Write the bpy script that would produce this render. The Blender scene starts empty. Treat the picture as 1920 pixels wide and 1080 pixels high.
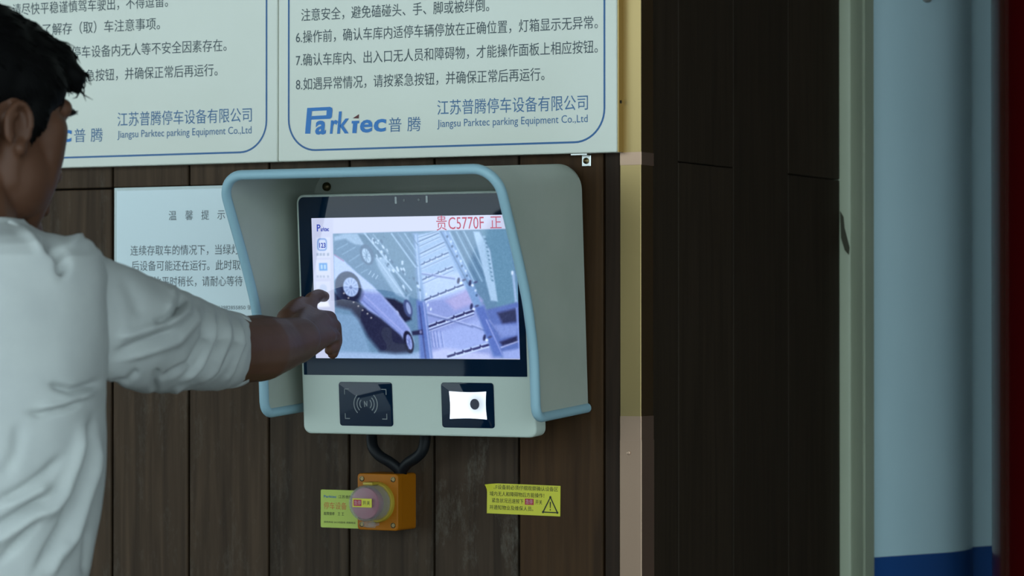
import bpy, bmesh, math, random
import numpy as np
from mathutils import Vector, Matrix, noise

# ------------------------------------------------------------------ camera, sky, sun, exposure
SC = bpy.context.scene
COL = SC.collection
F_PX = 5700.0
YAW = math.radians(27.4)
PITCH = math.atan(62 / F_PX)
CAM = np.array([1.9752, -3.5623, 1.45])
FWD = np.array([-math.sin(YAW) * math.cos(PITCH), math.cos(YAW) * math.cos(PITCH), math.sin(PITCH)])
RGT = np.array([math.cos(YAW), math.sin(YAW), 0.0])
UPV = np.cross(RGT, FWD)

cd = bpy.data.cameras.new('camera')
cd.sensor_width = 36.0
cd.lens = F_PX / 1920 * 36.0
cd.clip_start = 0.05
cd.dof.use_dof = True
cd.dof.focus_distance = 4.0
cd.dof.aperture_fstop = 6.3
cam = bpy.data.objects.new('camera', cd)
COL.objects.link(cam)
cam.location = CAM
cam.rotation_euler = (math.pi / 2 + PITCH, 0, YAW)
SC.camera = cam

SC.view_settings.view_transform = 'Standard'
SC.view_settings.look = 'None'
SC.view_settings.exposure = 0.0
SC.view_settings.gamma = 1.0
SC.view_settings.use_curve_mapping = False

SKY_STRENGTH = 2.6
SUN_STRENGTH = 13.0
world = bpy.data.worlds.new('sky')
SC.world = world
world.use_nodes = True
bg = world.node_tree.nodes['Background']
bg.inputs[0].default_value = (0.76, 0.95, 1.0, 1)
bg.inputs[1].default_value = SKY_STRENGTH
sd = bpy.data.lights.new('sun', 'SUN')
sd.energy = SUN_STRENGTH
sd.color = (0.92, 0.97, 1.0)
sd.angle = math.radians(0.6)
sun = bpy.data.objects.new('sun', sd)
COL.objects.link(sun)
sun.rotation_euler = Vector((0.0, -math.cos(math.radians(38)), -math.sin(math.radians(38)))).to_track_quat('-Z', 'Y').to_euler()


# ------------------------------------------------------------------ survey helpers (a sight line from the photograph's viewpoint meets a plane)
def ray(u, v):
    return FWD + RGT * (u - 960) / F_PX + UPV * (540 - v) / F_PX


def on_y(u, v, y=0.0):
    r = ray(u, v)
    return CAM + r * (y - CAM[1]) / r[1]


def on_x(u, v, x):
    r = ray(u, v)
    return CAM + r * (x - CAM[0]) / r[0]


def at_d(u, v, d):
    return CAM + ray(u, v) * d


def px_of(p):
    d = np.asarray(p) - CAM
    z = d @ FWD
    return np.stack([960 + F_PX * (d @ RGT) / z, 540 - F_PX * (d @ UPV) / z], -1)


# ------------------------------------------------------------------ materials
def lin(c):
    c = [x / 255.0 for x in c]
    return tuple(x / 12.92 if x <= 0.04045 else ((x + 0.055) / 1.055) ** 2.4 for x in c)


def mat(name, col, rough=0.5, metal=0.0, spec=0.5, emit=None, estr=1.0, coat=0.0, trans=0.0, ior=1.45, alpha=1.0):
    m = bpy.data.materials.new(name)
    m.use_nodes = True
    b = m.node_tree.nodes['Principled BSDF']
    b.inputs['Base Color'].default_value = (*col, 1)
    b.inputs['Roughness'].default_value = rough
    b.inputs['Metallic'].default_value = metal
    b.inputs['Specular IOR Level'].default_value = spec
    b.inputs['IOR'].default_value = ior
    b.inputs['Coat Weight'].default_value = coat
    b.inputs['Transmission Weight'].default_value = trans
    b.inputs['Alpha'].default_value = alpha
    if emit:
        b.inputs['Emission Color'].default_value = (*emit, 1)
        b.inputs['Emission Strength'].default_value = estr
    return m


def nd(m, kind, **kw):
    n = m.node_tree.nodes.new(kind)
    for k, v in kw.items():
        if k in n.inputs.keys():
            n.inputs[k].default_value = v
        else:
            setattr(n, k, v)
    return n


def lk(m, a, b):
    m.node_tree.links.new(a, b)


def noisy(m, c1, c2, scale=(10, 10, 10), nscale=1.0, lo=0.35, hi=0.65, detail=4, bump=0.0, bscale=1.0):
    """mottle the base colour between two tones, optional relief"""
    b = m.node_tree.nodes['Principled BSDF']
    tc = nd(m, 'ShaderNodeTexCoord')
    mp = nd(m, 'ShaderNodeMapping')
    mp.inputs['Scale'].default_value = scale
    lk(m, tc.outputs['Object'], mp.inputs['Vector'])
    nz = nd(m, 'ShaderNodeTexNoise', Scale=nscale, Detail=detail)
    lk(m, mp.outputs[0], nz.inputs['Vector'])
    cr = nd(m, 'ShaderNodeValToRGB')
    cr.color_ramp.elements[0].position = lo
    cr.color_ramp.elements[1].position = hi
    cr.color_ramp.elements[0].color = (*c1, 1)
    cr.color_ramp.elements[1].color = (*c2, 1)
    lk(m, nz.outputs['Fac'], cr.inputs[0])
    lk(m, cr.outputs[0], b.inputs['Base Color'])
    if bump:
        bp = nd(m, 'ShaderNodeBump', Strength=bump, Distance=0.002)
        nb = nd(m, 'ShaderNodeTexNoise', Scale=nscale * bscale, Detail=3)
        lk(m, mp.outputs[0], nb.inputs['Vector'])
        lk(m, nb.outputs['Fac'], bp.inputs['Height'])
        lk(m, bp.outputs[0], b.inputs['Normal'])
    return m


def wood(name, dark, light, scuff, scuff_amount, rough=0.55):
    """oiled hardwood cladding: vertical grain, board-to-board tone from the 'tone' attribute, pale scuffs"""
    m = mat(name, light, max(rough, 0.65), spec=0.2)
    b = m.node_tree.nodes['Principled BSDF']
    tc = nd(m, 'ShaderNodeTexCoord')
    at = nd(m, 'ShaderNodeAttribute', attribute_name='tone')
    off = nd(m, 'ShaderNodeVectorMath', operation='MULTIPLY_ADD')
    off.inputs[1].default_value = (7.0, 3.0, 11.0)
    lk(m, at.outputs['Color'], off.inputs[0])
    lk(m, tc.outputs['Object'], off.inputs[2])
    mp = nd(m, 'ShaderNodeMapping')
    mp.inputs['Scale'].default_value = (90, 90, 4)
    lk(m, off.outputs[0], mp.inputs['Vector'])
    n1 = nd(m, 'ShaderNodeTexNoise', Scale=1.0, Detail=6, Distortion=0.6)
    lk(m, mp.outputs[0], n1.inputs['Vector'])
    cr = nd(m, 'ShaderNodeValToRGB')
    cr.color_ramp.elements[0].position = 0.3
    cr.color_ramp.elements[1].position = 0.75
    cr.color_ramp.elements[0].color = (*dark, 1)
    cr.color_ramp.elements[1].color = (*light, 1)
    lk(m, n1.outputs['Fac'], cr.inputs[0])
    hs = nd(m, 'ShaderNodeMix', data_type='RGBA', blend_type='MULTIPLY')
    hs.inputs[0].default_value = 1.0
    lk(m, cr.outputs[0], hs.inputs[6])
    lk(m, at.outputs['Color'], hs.inputs[7])
    mp2 = nd(m, 'ShaderNodeMapping')
    mp2.inputs['Scale'].default_value = (26, 26, 9)
    lk(m, off.outputs[0], mp2.inputs['Vector'])
    n2 = nd(m, 'ShaderNodeTexNoise', Scale=1.0, Detail=10, Roughness=0.8)
    lk(m, mp2.outputs[0], n2.inputs['Vector'])
    c2 = nd(m, 'ShaderNodeValToRGB')
    c2.color_ramp.elements[0].position = 0.53
    c2.color_ramp.elements[1].position = 0.72
    lk(m, n2.outputs['Fac'], c2.inputs[0])
    # dusty towards the lower boards only (dirt that lies on the wood)
    mul = nd(m, 'ShaderNodeMath', operation='MULTIPLY')
    mul.inputs[1].default_value = scuff_amount
    lk(m, c2.outputs[0], mul.inputs[0])
    mul2 = nd(m, 'ShaderNodeMath', operation='MULTIPLY')
    lk(m, mul.outputs[0], mul2.inputs[0])
    lk(m, at.outputs['Alpha'], mul2.inputs[1])
    mx = nd(m, 'ShaderNodeMix', data_type='RGBA')
    lk(m, mul2.outputs[0], mx.inputs[0])
    lk(m, hs.outputs[2], mx.inputs[6])
    mx.inputs[7].default_value = (*scuff, 1)
    lk(m, mx.outputs[2], b.inputs['Base Color'])
    bp = nd(m, 'ShaderNodeBump', Strength=0.25, Distance=0.001)
    lk(m, n1.outputs['Fac'], bp.inputs['Height'])
    lk(m, bp.outputs[0], b.inputs['Normal'])
    return m


M = {}
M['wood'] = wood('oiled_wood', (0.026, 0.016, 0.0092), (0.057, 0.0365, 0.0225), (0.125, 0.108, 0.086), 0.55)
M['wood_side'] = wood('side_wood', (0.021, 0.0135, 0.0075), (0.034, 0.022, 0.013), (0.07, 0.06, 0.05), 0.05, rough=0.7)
M['gap'] = mat('black_gap', (0.006, 0.004, 0.003), 0.9, spec=0.1)
M['gold'] = mat('satin_gold_steel', (0.34, 0.245, 0.11), 0.36, 1.0)
M['film'] = mat('pink_film', (0.41, 0.27, 0.19), 0.34, 0.8)  # pink-tan reflection on the gold trim, painted as a colour
M['sign'] = noisy(mat('sign_white', (0.73, 0.74, 0.66), 0.3), (0.72, 0.735, 0.65), (0.76, 0.775, 0.70), (2, 2, 2), 2.0)
M['sign_edge'] = mat('sign_edge_white', (0.8, 0.82, 0.78), 0.25)
M['ink'] = mat('grey_ink', lin((66, 80, 86)), 0.5)
M['blue_ink'] = mat('blue_ink', lin((62, 108, 152)), 0.45)
M['navy_ink'] = mat('navy_ink', lin((40, 96, 150)), 0.45)
M['logo_blue'] = mat('logo_blue', lin((36, 116, 190)), 0.45)
M['red_ink'] = mat('dark_red_ink', lin((90, 25, 25)), 0.5)
M['paper'] = mat('white_paper', (0.64, 0.75, 0.79), 0.4, coat=0.4)
M['film_edge'] = mat('laminate_edge', (0.42, 0.50, 0.50), 0.2, coat=0.5)
M['paper_ink'] = mat('paper_ink', lin((95, 105, 112)), 0.6)
M['casing'] = mat('cream_casing', (0.58, 0.65, 0.58), 0.42)
M['hood'] = noisy(mat('hood_paint', (0.46, 0.49, 0.42), 0.45), (0.44, 0.48, 0.415), (0.48, 0.515, 0.45), (9, 9, 9), 1.5)
M['trim_blue'] = mat('pale_blue_rubber', (0.33, 0.53, 0.62), 0.5)
M['glass'] = mat('black_glass', (0.001, 0.011, 0.032), 0.03, spec=0.42)
M['black'] = mat('black_plastic', (0.012, 0.013, 0.016), 0.3)
M['grey_print'] = mat('grey_print', (0.22, 0.24, 0.25), 0.5)
M['steel'] = mat('bright_steel', (0.7, 0.72, 0.7), 0.25, 1.0)
M['brass'] = mat('dull_brass', (0.16, 0.12, 0.06), 0.35, 1.0)
M['orange'] = mat('orange_plastic', (0.36, 0.115, 0.002), 0.5, spec=0.25)
M['yellow'] = mat('yellow_plastic', (0.42, 0.30, 0.03), 0.4)
M['sticker'] = mat('yellow_sticker', (0.60, 0.56, 0.035), 0.45)
M['sticker_green'] = mat('lime_sticker', (0.42, 0.52, 0.07), 0.45)
M['sticker_ink'] = mat('sticker_ink', (0.015, 0.018, 0.006), 0.5)
M['sticker_red'] = mat('sticker_red', (0.42, 0.03, 0.05), 0.5)
M['sticker_orange'] = mat('sticker_orange', (0.55, 0.16, 0.03), 0.5)
M['button_red'] = mat('mauve_button', (0.36, 0.13, 0.19), 0.35)
M['cable'] = mat('black_rubber', (0.005, 0.006, 0.008), 0.5, spec=0.25)
M['frame'] = noisy(mat('cream_frame', (0.36, 0.40, 0.28), 0.4), (0.34, 0.38, 0.27), (0.38, 0.42, 0.30), (6, 6, 2), 2.0)
M['chip'] = mat('chipped_paint', (0.05, 0.05, 0.03), 0.7)
M['leaf'] = noisy(mat('pale_blue_door', (0.58, 0.79, 0.86), 0.3), (0.57, 0.78, 0.85), (0.60, 0.81, 0.88), (5, 5, 2), 2.0)
M['stripe'] = mat('deep_blue_band', (0.014, 0.075, 0.27), 0.35)
M['red'] = mat('dark_red_gloss', (0.05, 0.001, 0.0015), 0.15, spec=0.3)
M['shirt'] = noisy(mat('white_cotton', (0.54, 0.56, 0.55), 0.85, spec=0.15), (0.53, 0.55, 0.545), (0.56, 0.58, 0.57), (30, 30, 30), 1.0)
M['skin'] = noisy(mat('skin', (0.115, 0.05, 0.028), 0.5, spec=0.3), (0.105, 0.045, 0.025), (0.13, 0.058, 0.034), (14, 14, 14), 1.5)
M['nail'] = mat('nail', (0.24, 0.14, 0.11), 0.3)
M['hair'] = mat('black_hair', (0.0022, 0.002, 0.002), 0.6, spec=0.12)
M['eye'] = mat('eye_white', (0.5, 0.48, 0.45), 0.15)
M['iris'] = mat('dark_iris', (0.012, 0.008, 0.006), 0.1)
M['trousers'] = mat('dark_trousers', (0.03, 0.035, 0.05), 0.85)
M['shoe'] = mat('shoe_black', (0.02, 0.02, 0.02), 0.5)
M['floor'] = noisy(mat('floor_tile', (0.16, 0.16, 0.15), 0.45), (0.14, 0.14, 0.135), (0.19, 0.19, 0.18), (3, 3, 3), 2.0)
M['concrete'] = noisy(mat('pale_paving', (0.45, 0.48, 0.5), 0.8), (0.42, 0.46, 0.5), (0.5, 0.52, 0.53), (1, 1, 1), 2.0)
M['asphalt'] = noisy(mat('asphalt', (0.03, 0.03, 0.032), 0.85), (0.022, 0.022, 0.024), (0.036, 0.036, 0.038), (4, 4, 4), 3.0)
M['ceiling'] = mat('ceiling_panel', (0.09, 0.09, 0.088), 0.8)
M['plaster'] = mat('grey_plaster', (0.3, 0.31, 0.3), 0.9)


def clear_plastic():
    m = bpy.data.materials.new('clear_plastic')
    m.use_nodes = True
    nt = m.node_tree
    b = nt.nodes['Principled BSDF']
    b.inputs['Base Color'].default_value = (0.6, 0.6, 0.58, 1)
    b.inputs['Roughness'].default_value = 0.08
    tr = nt.nodes.new('ShaderNodeBsdfTransparent')
    tr.inputs[0].default_value = (0.95, 0.94, 0.93, 1)
    mx = nt.nodes.new('ShaderNodeMixShader')
    lw = nt.nodes.new('ShaderNodeLayerWeight')
    lw.inputs[0].default_value = 0.35
    mm = nt.nodes.new('ShaderNodeMath')
    mm.operation = 'MULTIPLY_ADD'
    mm.inputs[1].default_value = 0.6
    mm.inputs[2].default_value = 0.015
    nt.links.new(lw.outputs['Facing'], mm.inputs[0])
    nt.links.new(mm.outputs[0], mx.inputs[0])
    nt.links.new(tr.outputs[0], mx.inputs[1])
    nt.links.new(b.outputs[0], mx.inputs[2])
    nt.links.new(mx.outputs[0], nt.nodes['Material Output'].inputs[0])
    return m


M['clear'] = clear_plastic()


# ------------------------------------------------------------------ mesh helpers
class MB:
    """collects pieces, links them as ONE mesh object"""

    def __init__(s):
        s.v, s.f, s.mi = [], [], []

    def add(s, verts, faces, mi=0):
        o = len(s.v)
        s.v.extend([tuple(map(float, p)) for p in verts])
        s.f.extend([tuple(i + o for i in f) for f in faces])
        s.mi.extend([mi] * len(faces))
        return s

    def add_bm(s, bm, mi=0):
        bm.verts.index_update()
        s.add([v.co for v in bm.verts], [[v.index for v in f.verts] for f in bm.faces], mi)
        bm.free()
        return s

    def box(s, x0, x1, y0, y1, z0, z1, bev=0.0, seg=2, mi=0):
        bm = bmesh.new()
        bmesh.ops.create_cube(bm, size=1.0)
        for v in bm.verts:
            v.co = Vector(((x0 + x1) / 2 + v.co.x * (x1 - x0), (y0 + y1) / 2 + v.co.y * (y1 - y0), (z0 + z1) / 2 + v.co.z * (z1 - z0)))
        if bev:
            bmesh.ops.bevel(bm, geom=list(bm.edges), offset=bev, segments=seg, profile=0.5, affect='EDGES')
        return s.add_bm(bm, mi)

    def prism(s, pts, y0, y1, mi=0, bev=0.0):
        """outline in x,z pushed from y0 (front) to y1 (back)"""
        n = len(pts)
        area = sum(pts[i][0] * pts[(i + 1) % n][1] - pts[(i + 1) % n][0] * pts[i][1] for i in range(n))
        if area < 0:
            pts = pts[::-1]
        c = np.mean(np.array(pts), 0)
        rings = []
        if bev:
            cen = [((p[0] - c[0]), (p[1] - c[1])) for p in pts]
            mx = max(abs(a) for a, _ in cen)
            mz = max(abs(b_) for _, b_ in cen)
            for k in range(4):
                t = k / 3 * math.pi / 2
                ins = bev * (1 - math.sin(t))
                yy = y0 + bev * (1 - math.cos(t))
                rings.append([(c[0] + a * (1 - ins / mx), yy, c[1] + b_ * (1 - ins / mz)) for a, b_ in cen])
        else:
            rings.append([(p[0], y0, p[1]) for p in pts])
        rings.append([(p[0], y1, p[1]) for p in pts])
        V = [p for r in rings for p in r]
        Fc = [list(range(n)), list(range((len(rings) - 1) * n, len(rings) * n))[::-1]]
        for r in range(len(rings) - 1):
            for i in range(n):
                j = (i + 1) % n
                Fc.append([r * n + j, r * n + i, (r + 1) * n + i, (r + 1) * n + j])
        return s.add(V, Fc, mi)

    def rings(s, rs, cap0=True, cap1=True, mi=0, closed=True):
        n = len(rs[0])
        V = [p for r in rs for p in r]
        Fc = []
        for k in range(len(rs) - 1):
            for i in range(n if closed else n - 1):
                j = (i + 1) % n
                Fc.append([k * n + i, k * n + j, (k + 1) * n + j, (k + 1) * n + i])
        if cap0:
            Fc.append(list(range(n))[::-1])
        if cap1:
            Fc.append([(len(rs) - 1) * n + i for i in range(n)])
        return s.add(V, Fc, mi)

    def lathe(s, prof, axis_o, axis=(0, -1, 0), n=40, mi=0, cap0=True, cap1=True):
        """prof: list of (radius, distance along axis)"""
        a = Vector(axis).normalized()
        e1 = a.orthogonal().normalized()
        e2 = a.cross(e1)
        o = Vector(axis_o)
        rs = [[o + a * h + (e1 * math.cos(2 * math.pi * i / n) + e2 * math.sin(2 * math.pi * i / n)) * r for i in range(n)] for r, h in prof]
        return s.rings(rs, cap0, cap1, mi)

    def tube(s, path, r, n=12, mi=0, cap=True):
        P = [Vector(p) for p in path]
        R = r if isinstance(r, (list, tuple)) else [r] * len(P)
        rs = []
        e = None
        for i, p in enumerate(P):
            t = (P[min(i + 1, len(P) - 1)] - P[max(i - 1, 0)]).normalized()
            if e is None:
                e = t.orthogonal().normalized()
            else:
                e = (e - t * e.dot(t)).normalized()
            b = t.cross(e)
            rs.append([p + (e * math.cos(2 * math.pi * k / n) + b * math.sin(2 * math.pi * k / n)) * R[i] for k in range(n)])
        return s.rings(rs, cap, cap, mi)

    def ball(s, c, r, n=16, m=10, mi=0, rot=None):
        r = r if isinstance(r, (list, tuple)) else (r, r, r)
        bm = bmesh.new()
        bmesh.ops.create_uvsphere(bm, u_segments=n, v_segments=m, radius=1.0)
        mt = Matrix.Translation(Vector(c)) @ (rot.to_4x4() if rot else Matrix.Identity(4)) @ Matrix.Diagonal((*r, 1))
        bmesh.ops.transform(bm, matrix=mt, verts=bm.verts)
        return s.add_bm(bm, mi)

    def capsule(s, p, q, r0, r1, n=16):
        """tapered round-ended bar"""
        p, q = Vector(p), Vector(q)
        d = q - p
        if d.length < 1e-6:
            return s.ball(p, max(r0, r1))
        a = d.normalized()
        e = a.orthogonal().normalized()
        b = a.cross(e)
        rs = []
        for k in range(1, 6):
            t = -math.pi / 2 + k / 5 * math.pi / 2
            rs.append((p + a * r0 * math.sin(t), r0 * math.cos(t)))
        for k in range(0, 5):
            t = k / 5 * math.pi / 2
            rs.append((q + a * r1 * math.sin(t), r1 * math.cos(t)))
        return s.rings([[c + (e * math.cos(2 * math.pi * i / n) + b * math.sin(2 * math.pi * i / n)) * rr for i in range(n)] for c, rr in rs])

    def chain(s, pts, rad):
        for i in range(len(pts) - 1):
            s.capsule(pts[i], pts[i + 1], rad[i], rad[i + 1])
        return s

    def build(s, name, mats, parent=None, smooth=True, angle=35, attr=None):
        me = bpy.data.meshes.new(name)
        me.from_pydata(s.v, [], s.f)
        mats = mats if isinstance(mats, list) else [mats]
        for m in mats:
            me.materials.append(m)
        me.polygons.foreach_set('material_index', s.mi)
        bm = bmesh.new()
        bm.from_mesh(me)
        bmesh.ops.recalc_face_normals(bm, faces=bm.faces)
        bm.to_mesh(me)
        bm.free()
        if attr is not None:
            a = me.color_attributes.new('tone', 'FLOAT_COLOR', 'POINT')
            a.data.foreach_set('color', np.array(attr, dtype=np.float32).ravel())
        if smooth:
            me.polygons.foreach_set('use_smooth', [True] * len(me.polygons))
            if angle < 180:
                me.set_sharp_from_angle(angle=math.radians(angle))
        me.update()
        o = bpy.data.objects.new(name, me)
        COL.objects.link(o)
        if parent:
            o.parent = parent
        return o


def thing(name, label, cat, loc=(0, 0, 0), rot=(0, 0, 0), group=None):
    o = bpy.data.objects.new(name, None)
    o.empty_display_size = 0.05
    COL.objects.link(o)
    o.location = loc
    o.rotation_euler = rot
    return tag(o, label, cat, group)


def tag(o, label, cat, group=None):
    o['label'] = label
    o['category'] = cat
    if group:
        o['group'] = group
    return o


def struct(o):
    o['kind'] = 'structure'
    return o


def rrect(x0, x1, z0, z1, r, n=6):
    """rounded rectangle outline; r one number or (bl, br, tr, tl)"""
    rr = r if isinstance(r, (list, tuple)) else (r,) * 4
    P = []
    for (cx, cz, a0, q) in ((x0 + rr[0], z0 + rr[0], 180, rr[0]), (x1 - rr[1], z0 + rr[1], 270, rr[1]), (x1 - rr[2], z1 - rr[2], 0, rr[2]), (x0 + rr[3], z1 - rr[3], 90, rr[3])):
        for k in range(n + 1):
            a = math.radians(a0 + 90 * k / n)
            P.append((cx + q * math.cos(a), cz + q * math.sin(a)))
    return P


def smoothstep(a, b, x):
    t = np.clip((x - a) / (b - a), 0, 1)
    return t * t * (3 - 2 * t)


# lettering: text curve -> flat triangles
_tc = {}


def glyphs(s, bold=0.0):
    key = (s, bold)
    if key not in _tc:
        cu = bpy.data.curves.new('t', 'FONT')
        cu.body = s
        cu.resolution_u = 3
        cu.offset = bold
        o = bpy.data.objects.new('t', cu)
        COL.objects.link(o)
        bpy.context.view_layer.update()
        dg = bpy.context.evaluated_depsgraph_get()
        me = bpy.data.meshes.new_from_object(o.evaluated_get(dg))
        V = np.array([v.co[:2] for v in me.vertices]) if len(me.vertices) else np.zeros((0, 2))
        Fc = [tuple(p.vertices) for p in me.polygons]
        bpy.data.objects.remove(o)
        bpy.data.curves.remove(cu)
        bpy.data.meshes.remove(me)
        _tc[key] = (V, Fc)
    return _tc[key]


def ref_box(c):
    V, _ = glyphs(c)
    return V[:, 1].min(), V[:, 1].max()


def text(mb, s, x0, x1, zc, h, y, ref='国', bold=0.0, mi=0, shear=0.0, right=False):
    """one line of writing between x0 and x1, character height h centred on zc, on the plane y"""
    V, Fc = glyphs(s, bold)
    if not len(V):
        return
    a, b = ref_box(ref)
    mn, mxx = V[:, 0].min(), V[:, 0].max()
    X = x0 + (V[:, 0] - mn) / (mxx - mn) * (x1 - x0)
    Z = zc - h / 2 + (V[:, 1] - a) / (b - a) * h
    X = X + (Z - zc) * shear
    mb.add([(X[i], y, Z[i]) for i in range(len(V))], Fc, mi)


def text_fit(mb, s, x0, x1, z0, z1, y, bold=0.0, mi=0, shear=0.0):
    V, Fc = glyphs(s, bold)
    mn, mx = V.min(0), V.max(0)
    X = x0 + (V[:, 0] - mn[0]) / (mx[0] - mn[0]) * (x1 - x0)
    Z = z0 + (V[:, 1] - mn[1]) / (mx[1] - mn[1]) * (z1 - z0)
    X = X + (Z - (z0 + z1) / 2) * shear
    mb.add([(X[i], y, Z[i]) for i in range(len(V))], Fc, mi)


def band(mb, pts, w, y, closed=False, mi=0):
    """flat printed line of width w along x,z points"""
    P = [np.array(p, float) for p in pts]
    n = len(P)
    L, Rr = [], []
    for i in range(n):
        a = P[(i - 1) % n] if (closed or i > 0) else P[i]
        c = P[(i + 1) % n] if (closed or i < n - 1) else P[i]
        t = (c - a) / max(np.linalg.norm(c - a), 1e-9)
        nn = np.array([-t[1], t[0]]) * w / 2
        L.append(P[i] + nn)
        Rr.append(P[i] - nn)
    V = [(p[0], y, p[1]) for p in L] + [(p[0], y, p[1]) for p in Rr]
    Fc = []
    for i in range(n if closed else n - 1):
        j = (i + 1) % n
        Fc.append((i, j, n + j, n + i))
    mb.add(V, Fc, mi)


# ------------------------------------------------------------------ the setting
rnd = random.Random(7)
CORNER = 0.3149


def planks():
    mb = MB()
    tones = []

    def board(x0, x1, z0, z1, tone, dust):
        n0 = len(mb.v)
        mb.box(x0 + 0.0017, x1 - 0.0017, 0.0, 0.02, z0 + 0.0012, z1 - 0.0012, 0.0012, 1)
        tones.extend([(*tone, dust)] * (len(mb.v) - n0))

    xs = [-0.6384 - 0.1293 * k for k in range(8, 0, -1)] + [-0.6384, -0.5089, -0.3798, -0.2485, -0.1203, 0.0112, 0.1385, 0.2632, 0.2882]
    for i in range(len(xs) - 1):
        x0, x1 = xs[i], xs[i + 1]
        cx = (x0 + x1) / 2
        b = rnd.uniform(0.92, 1.08)
        if cx > 0.13:
            tone, dust = (1.20 * b, 0.88 * b, 0.50 * b), 0.10
        elif cx > 0.0:
            tone, dust = (0.95, 0.92, 0.90), 1.5
        elif cx > -0.25:
            tone, dust = (1.1 * b, 1.08 * b, 1.03 * b), 0.7
        else:
            tone, dust = (1.42 * b, 1.33 * b, 1.22 * b), 0.8
        if cx > 0.265:
            tone, dust = (0.6, 0.5, 0.45), 0.0
        zj = 1.638 if cx < -0.3 else 2.1
        for (z0, z1) in ((0.0, 0.3 + 0.2 * (i % 2)), (0.3 + 0.2 * (i % 2), zj), (zj, 3.2)):
            board(x0, x1, z0, z1, tone, dust)
    n0 = len(mb.v)
    mb.box(-1.75, 0.295, 0.019, 0.70, 0.0, 3.2, mi=1)
    tones.extend([(1, 1, 1, 0)] * (len(mb.v) - n0))
    return struct(mb.build('wall_front', [M['wood'], M['gap']], attr=tones))


planks()


def return_wall():
    mb = MB()
    tones = []
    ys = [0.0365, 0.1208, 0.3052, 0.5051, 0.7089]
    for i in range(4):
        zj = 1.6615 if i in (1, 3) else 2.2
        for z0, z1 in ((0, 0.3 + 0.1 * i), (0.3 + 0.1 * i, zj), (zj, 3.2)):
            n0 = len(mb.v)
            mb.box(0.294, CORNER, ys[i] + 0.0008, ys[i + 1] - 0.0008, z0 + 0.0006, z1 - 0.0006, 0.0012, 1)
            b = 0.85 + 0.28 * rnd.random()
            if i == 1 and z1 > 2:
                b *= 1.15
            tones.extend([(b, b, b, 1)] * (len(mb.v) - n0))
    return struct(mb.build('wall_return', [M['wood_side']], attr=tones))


return_wall()


def corner_trim():
    mb = MB()
    x0 = 0.2866
    # L-shaped satin steel angle in overlapping lengths; pinkish lengths have reflected tones painted into their colour
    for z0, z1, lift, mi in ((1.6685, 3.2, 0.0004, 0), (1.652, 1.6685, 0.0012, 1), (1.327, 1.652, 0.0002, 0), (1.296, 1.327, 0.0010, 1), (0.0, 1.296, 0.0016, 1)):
        y = -0.0012 - lift
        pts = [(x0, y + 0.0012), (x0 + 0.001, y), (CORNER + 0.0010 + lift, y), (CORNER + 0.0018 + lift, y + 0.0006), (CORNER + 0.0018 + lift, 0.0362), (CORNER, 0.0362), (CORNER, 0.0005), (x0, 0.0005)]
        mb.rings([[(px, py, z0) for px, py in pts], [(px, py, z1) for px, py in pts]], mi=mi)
    # screw in the lowest length
    mb.lathe([(0.0028, 0), (0.0026, 0.0012), (0.001, 0.0016)], (0.300, -0.0026, 1.2795), n=16, mi=1)
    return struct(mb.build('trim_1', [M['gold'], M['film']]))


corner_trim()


def cream_frame():
    mb = MB()
    c = CORNER
    # stepped pressed-metal jamb at the end of the return wall, in plan (x, y)
    pts = [(c - 0.02, 0.7092), (c + 0.012, 0.7092), (c + 0.016, 0.711), (c + 0.0175, 0.7145), (c + 0.0175, 0.757), (c + 0.010, 0.7585), (c + 0.010, 0.769), (c + 0.0165, 0.7705), (c + 0.0165, 0.8085), (c - 0.02, 0.8085)]
    mb.rings([[(x, y, 0.0) for x, y in pts], [(x, y, 3.2) for x, y in pts]])
    # dented strike plate with chipped paint
    g = [(0.0005, 1.615), (0.006, 1.606), (0.0075, 1.59), (0.0155, 1.56), (0.0145, 1.549), (0.008, 1.556), (0.002, 1.575)]
    mb.prism([(c + a, z) for a, z in g], 0.7080, 0.7091, mi=1)
    return struct(mb.build('trim_2', [M['frame'], M['chip']], angle=30))


cream_frame()


def blue_door():
    mb = MB()
    p0 = np.array([0.335, 0.87])
    d = np.array([0.42, 0.907])
    d /= np.linalg.norm(d)
    nrm = np.array([d[1], -d[0]])     # side turned to the street
    R_ = 0.19                        # leaf curved away so its edge shades into a dark band, then runs flat
    prof = [(-0.05, 0.0), (0.06, 0.0)] + [(0.105 + R_ * math.sin(q), -R_ * (1 - math.cos(q))) for q in np.radians(np.linspace(0, 44, 16))]
    e_ = prof[-1]
    prof += [(e_[0] + 0.004, e_[1] - 0.004), (e_[0] + 0.012, e_[1] - 0.005), (0.44, e_[1] - 0.005)]
    front = [p0 + d * t + nrm * o for t, o in prof]
    back = [p0 + d * t + nrm * (o - 0.02) for t, o in reversed(prof)]
    out = front + back
    for z0, z1, mi in ((0.05, 1.0875, 1), (1.0875, 2.6, 0)):
        mb.rings([[(p[0], p[1], z0) for p in out], [(p[0], p[1], z1) for p in out]], mi=mi)
    o = mb.build('door_1', [M['leaf'], M['stripe']], angle=30)
    kb = MB()
    q = p0 + d * 0.078 + nrm * 0.001
    kb.lathe([(0.010, 0), (0.010, 0.004), (0.007, 0.008), (0.002, 0.009)], (q[0], q[1], 1.957), axis=(nrm[0], nrm[1], 0), n=24)
    kb.build('door_knob', M['plaster'], o)
    return struct(o)


blue_door()

struct(MB().box(3.4, 3.6, -0.2, 4.5, 0.0, 3.2).build('wall_right', M['plaster'], smooth=False))  # unseen wall added to keep light off the right-hand sides
struct(MB().box(0.296, 3.4, 3.3, 3.5, 0.0, 3.2).build('wall_inner', M['gap'], smooth=False))  # unseen black wall added to darken the space behind the door
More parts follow.
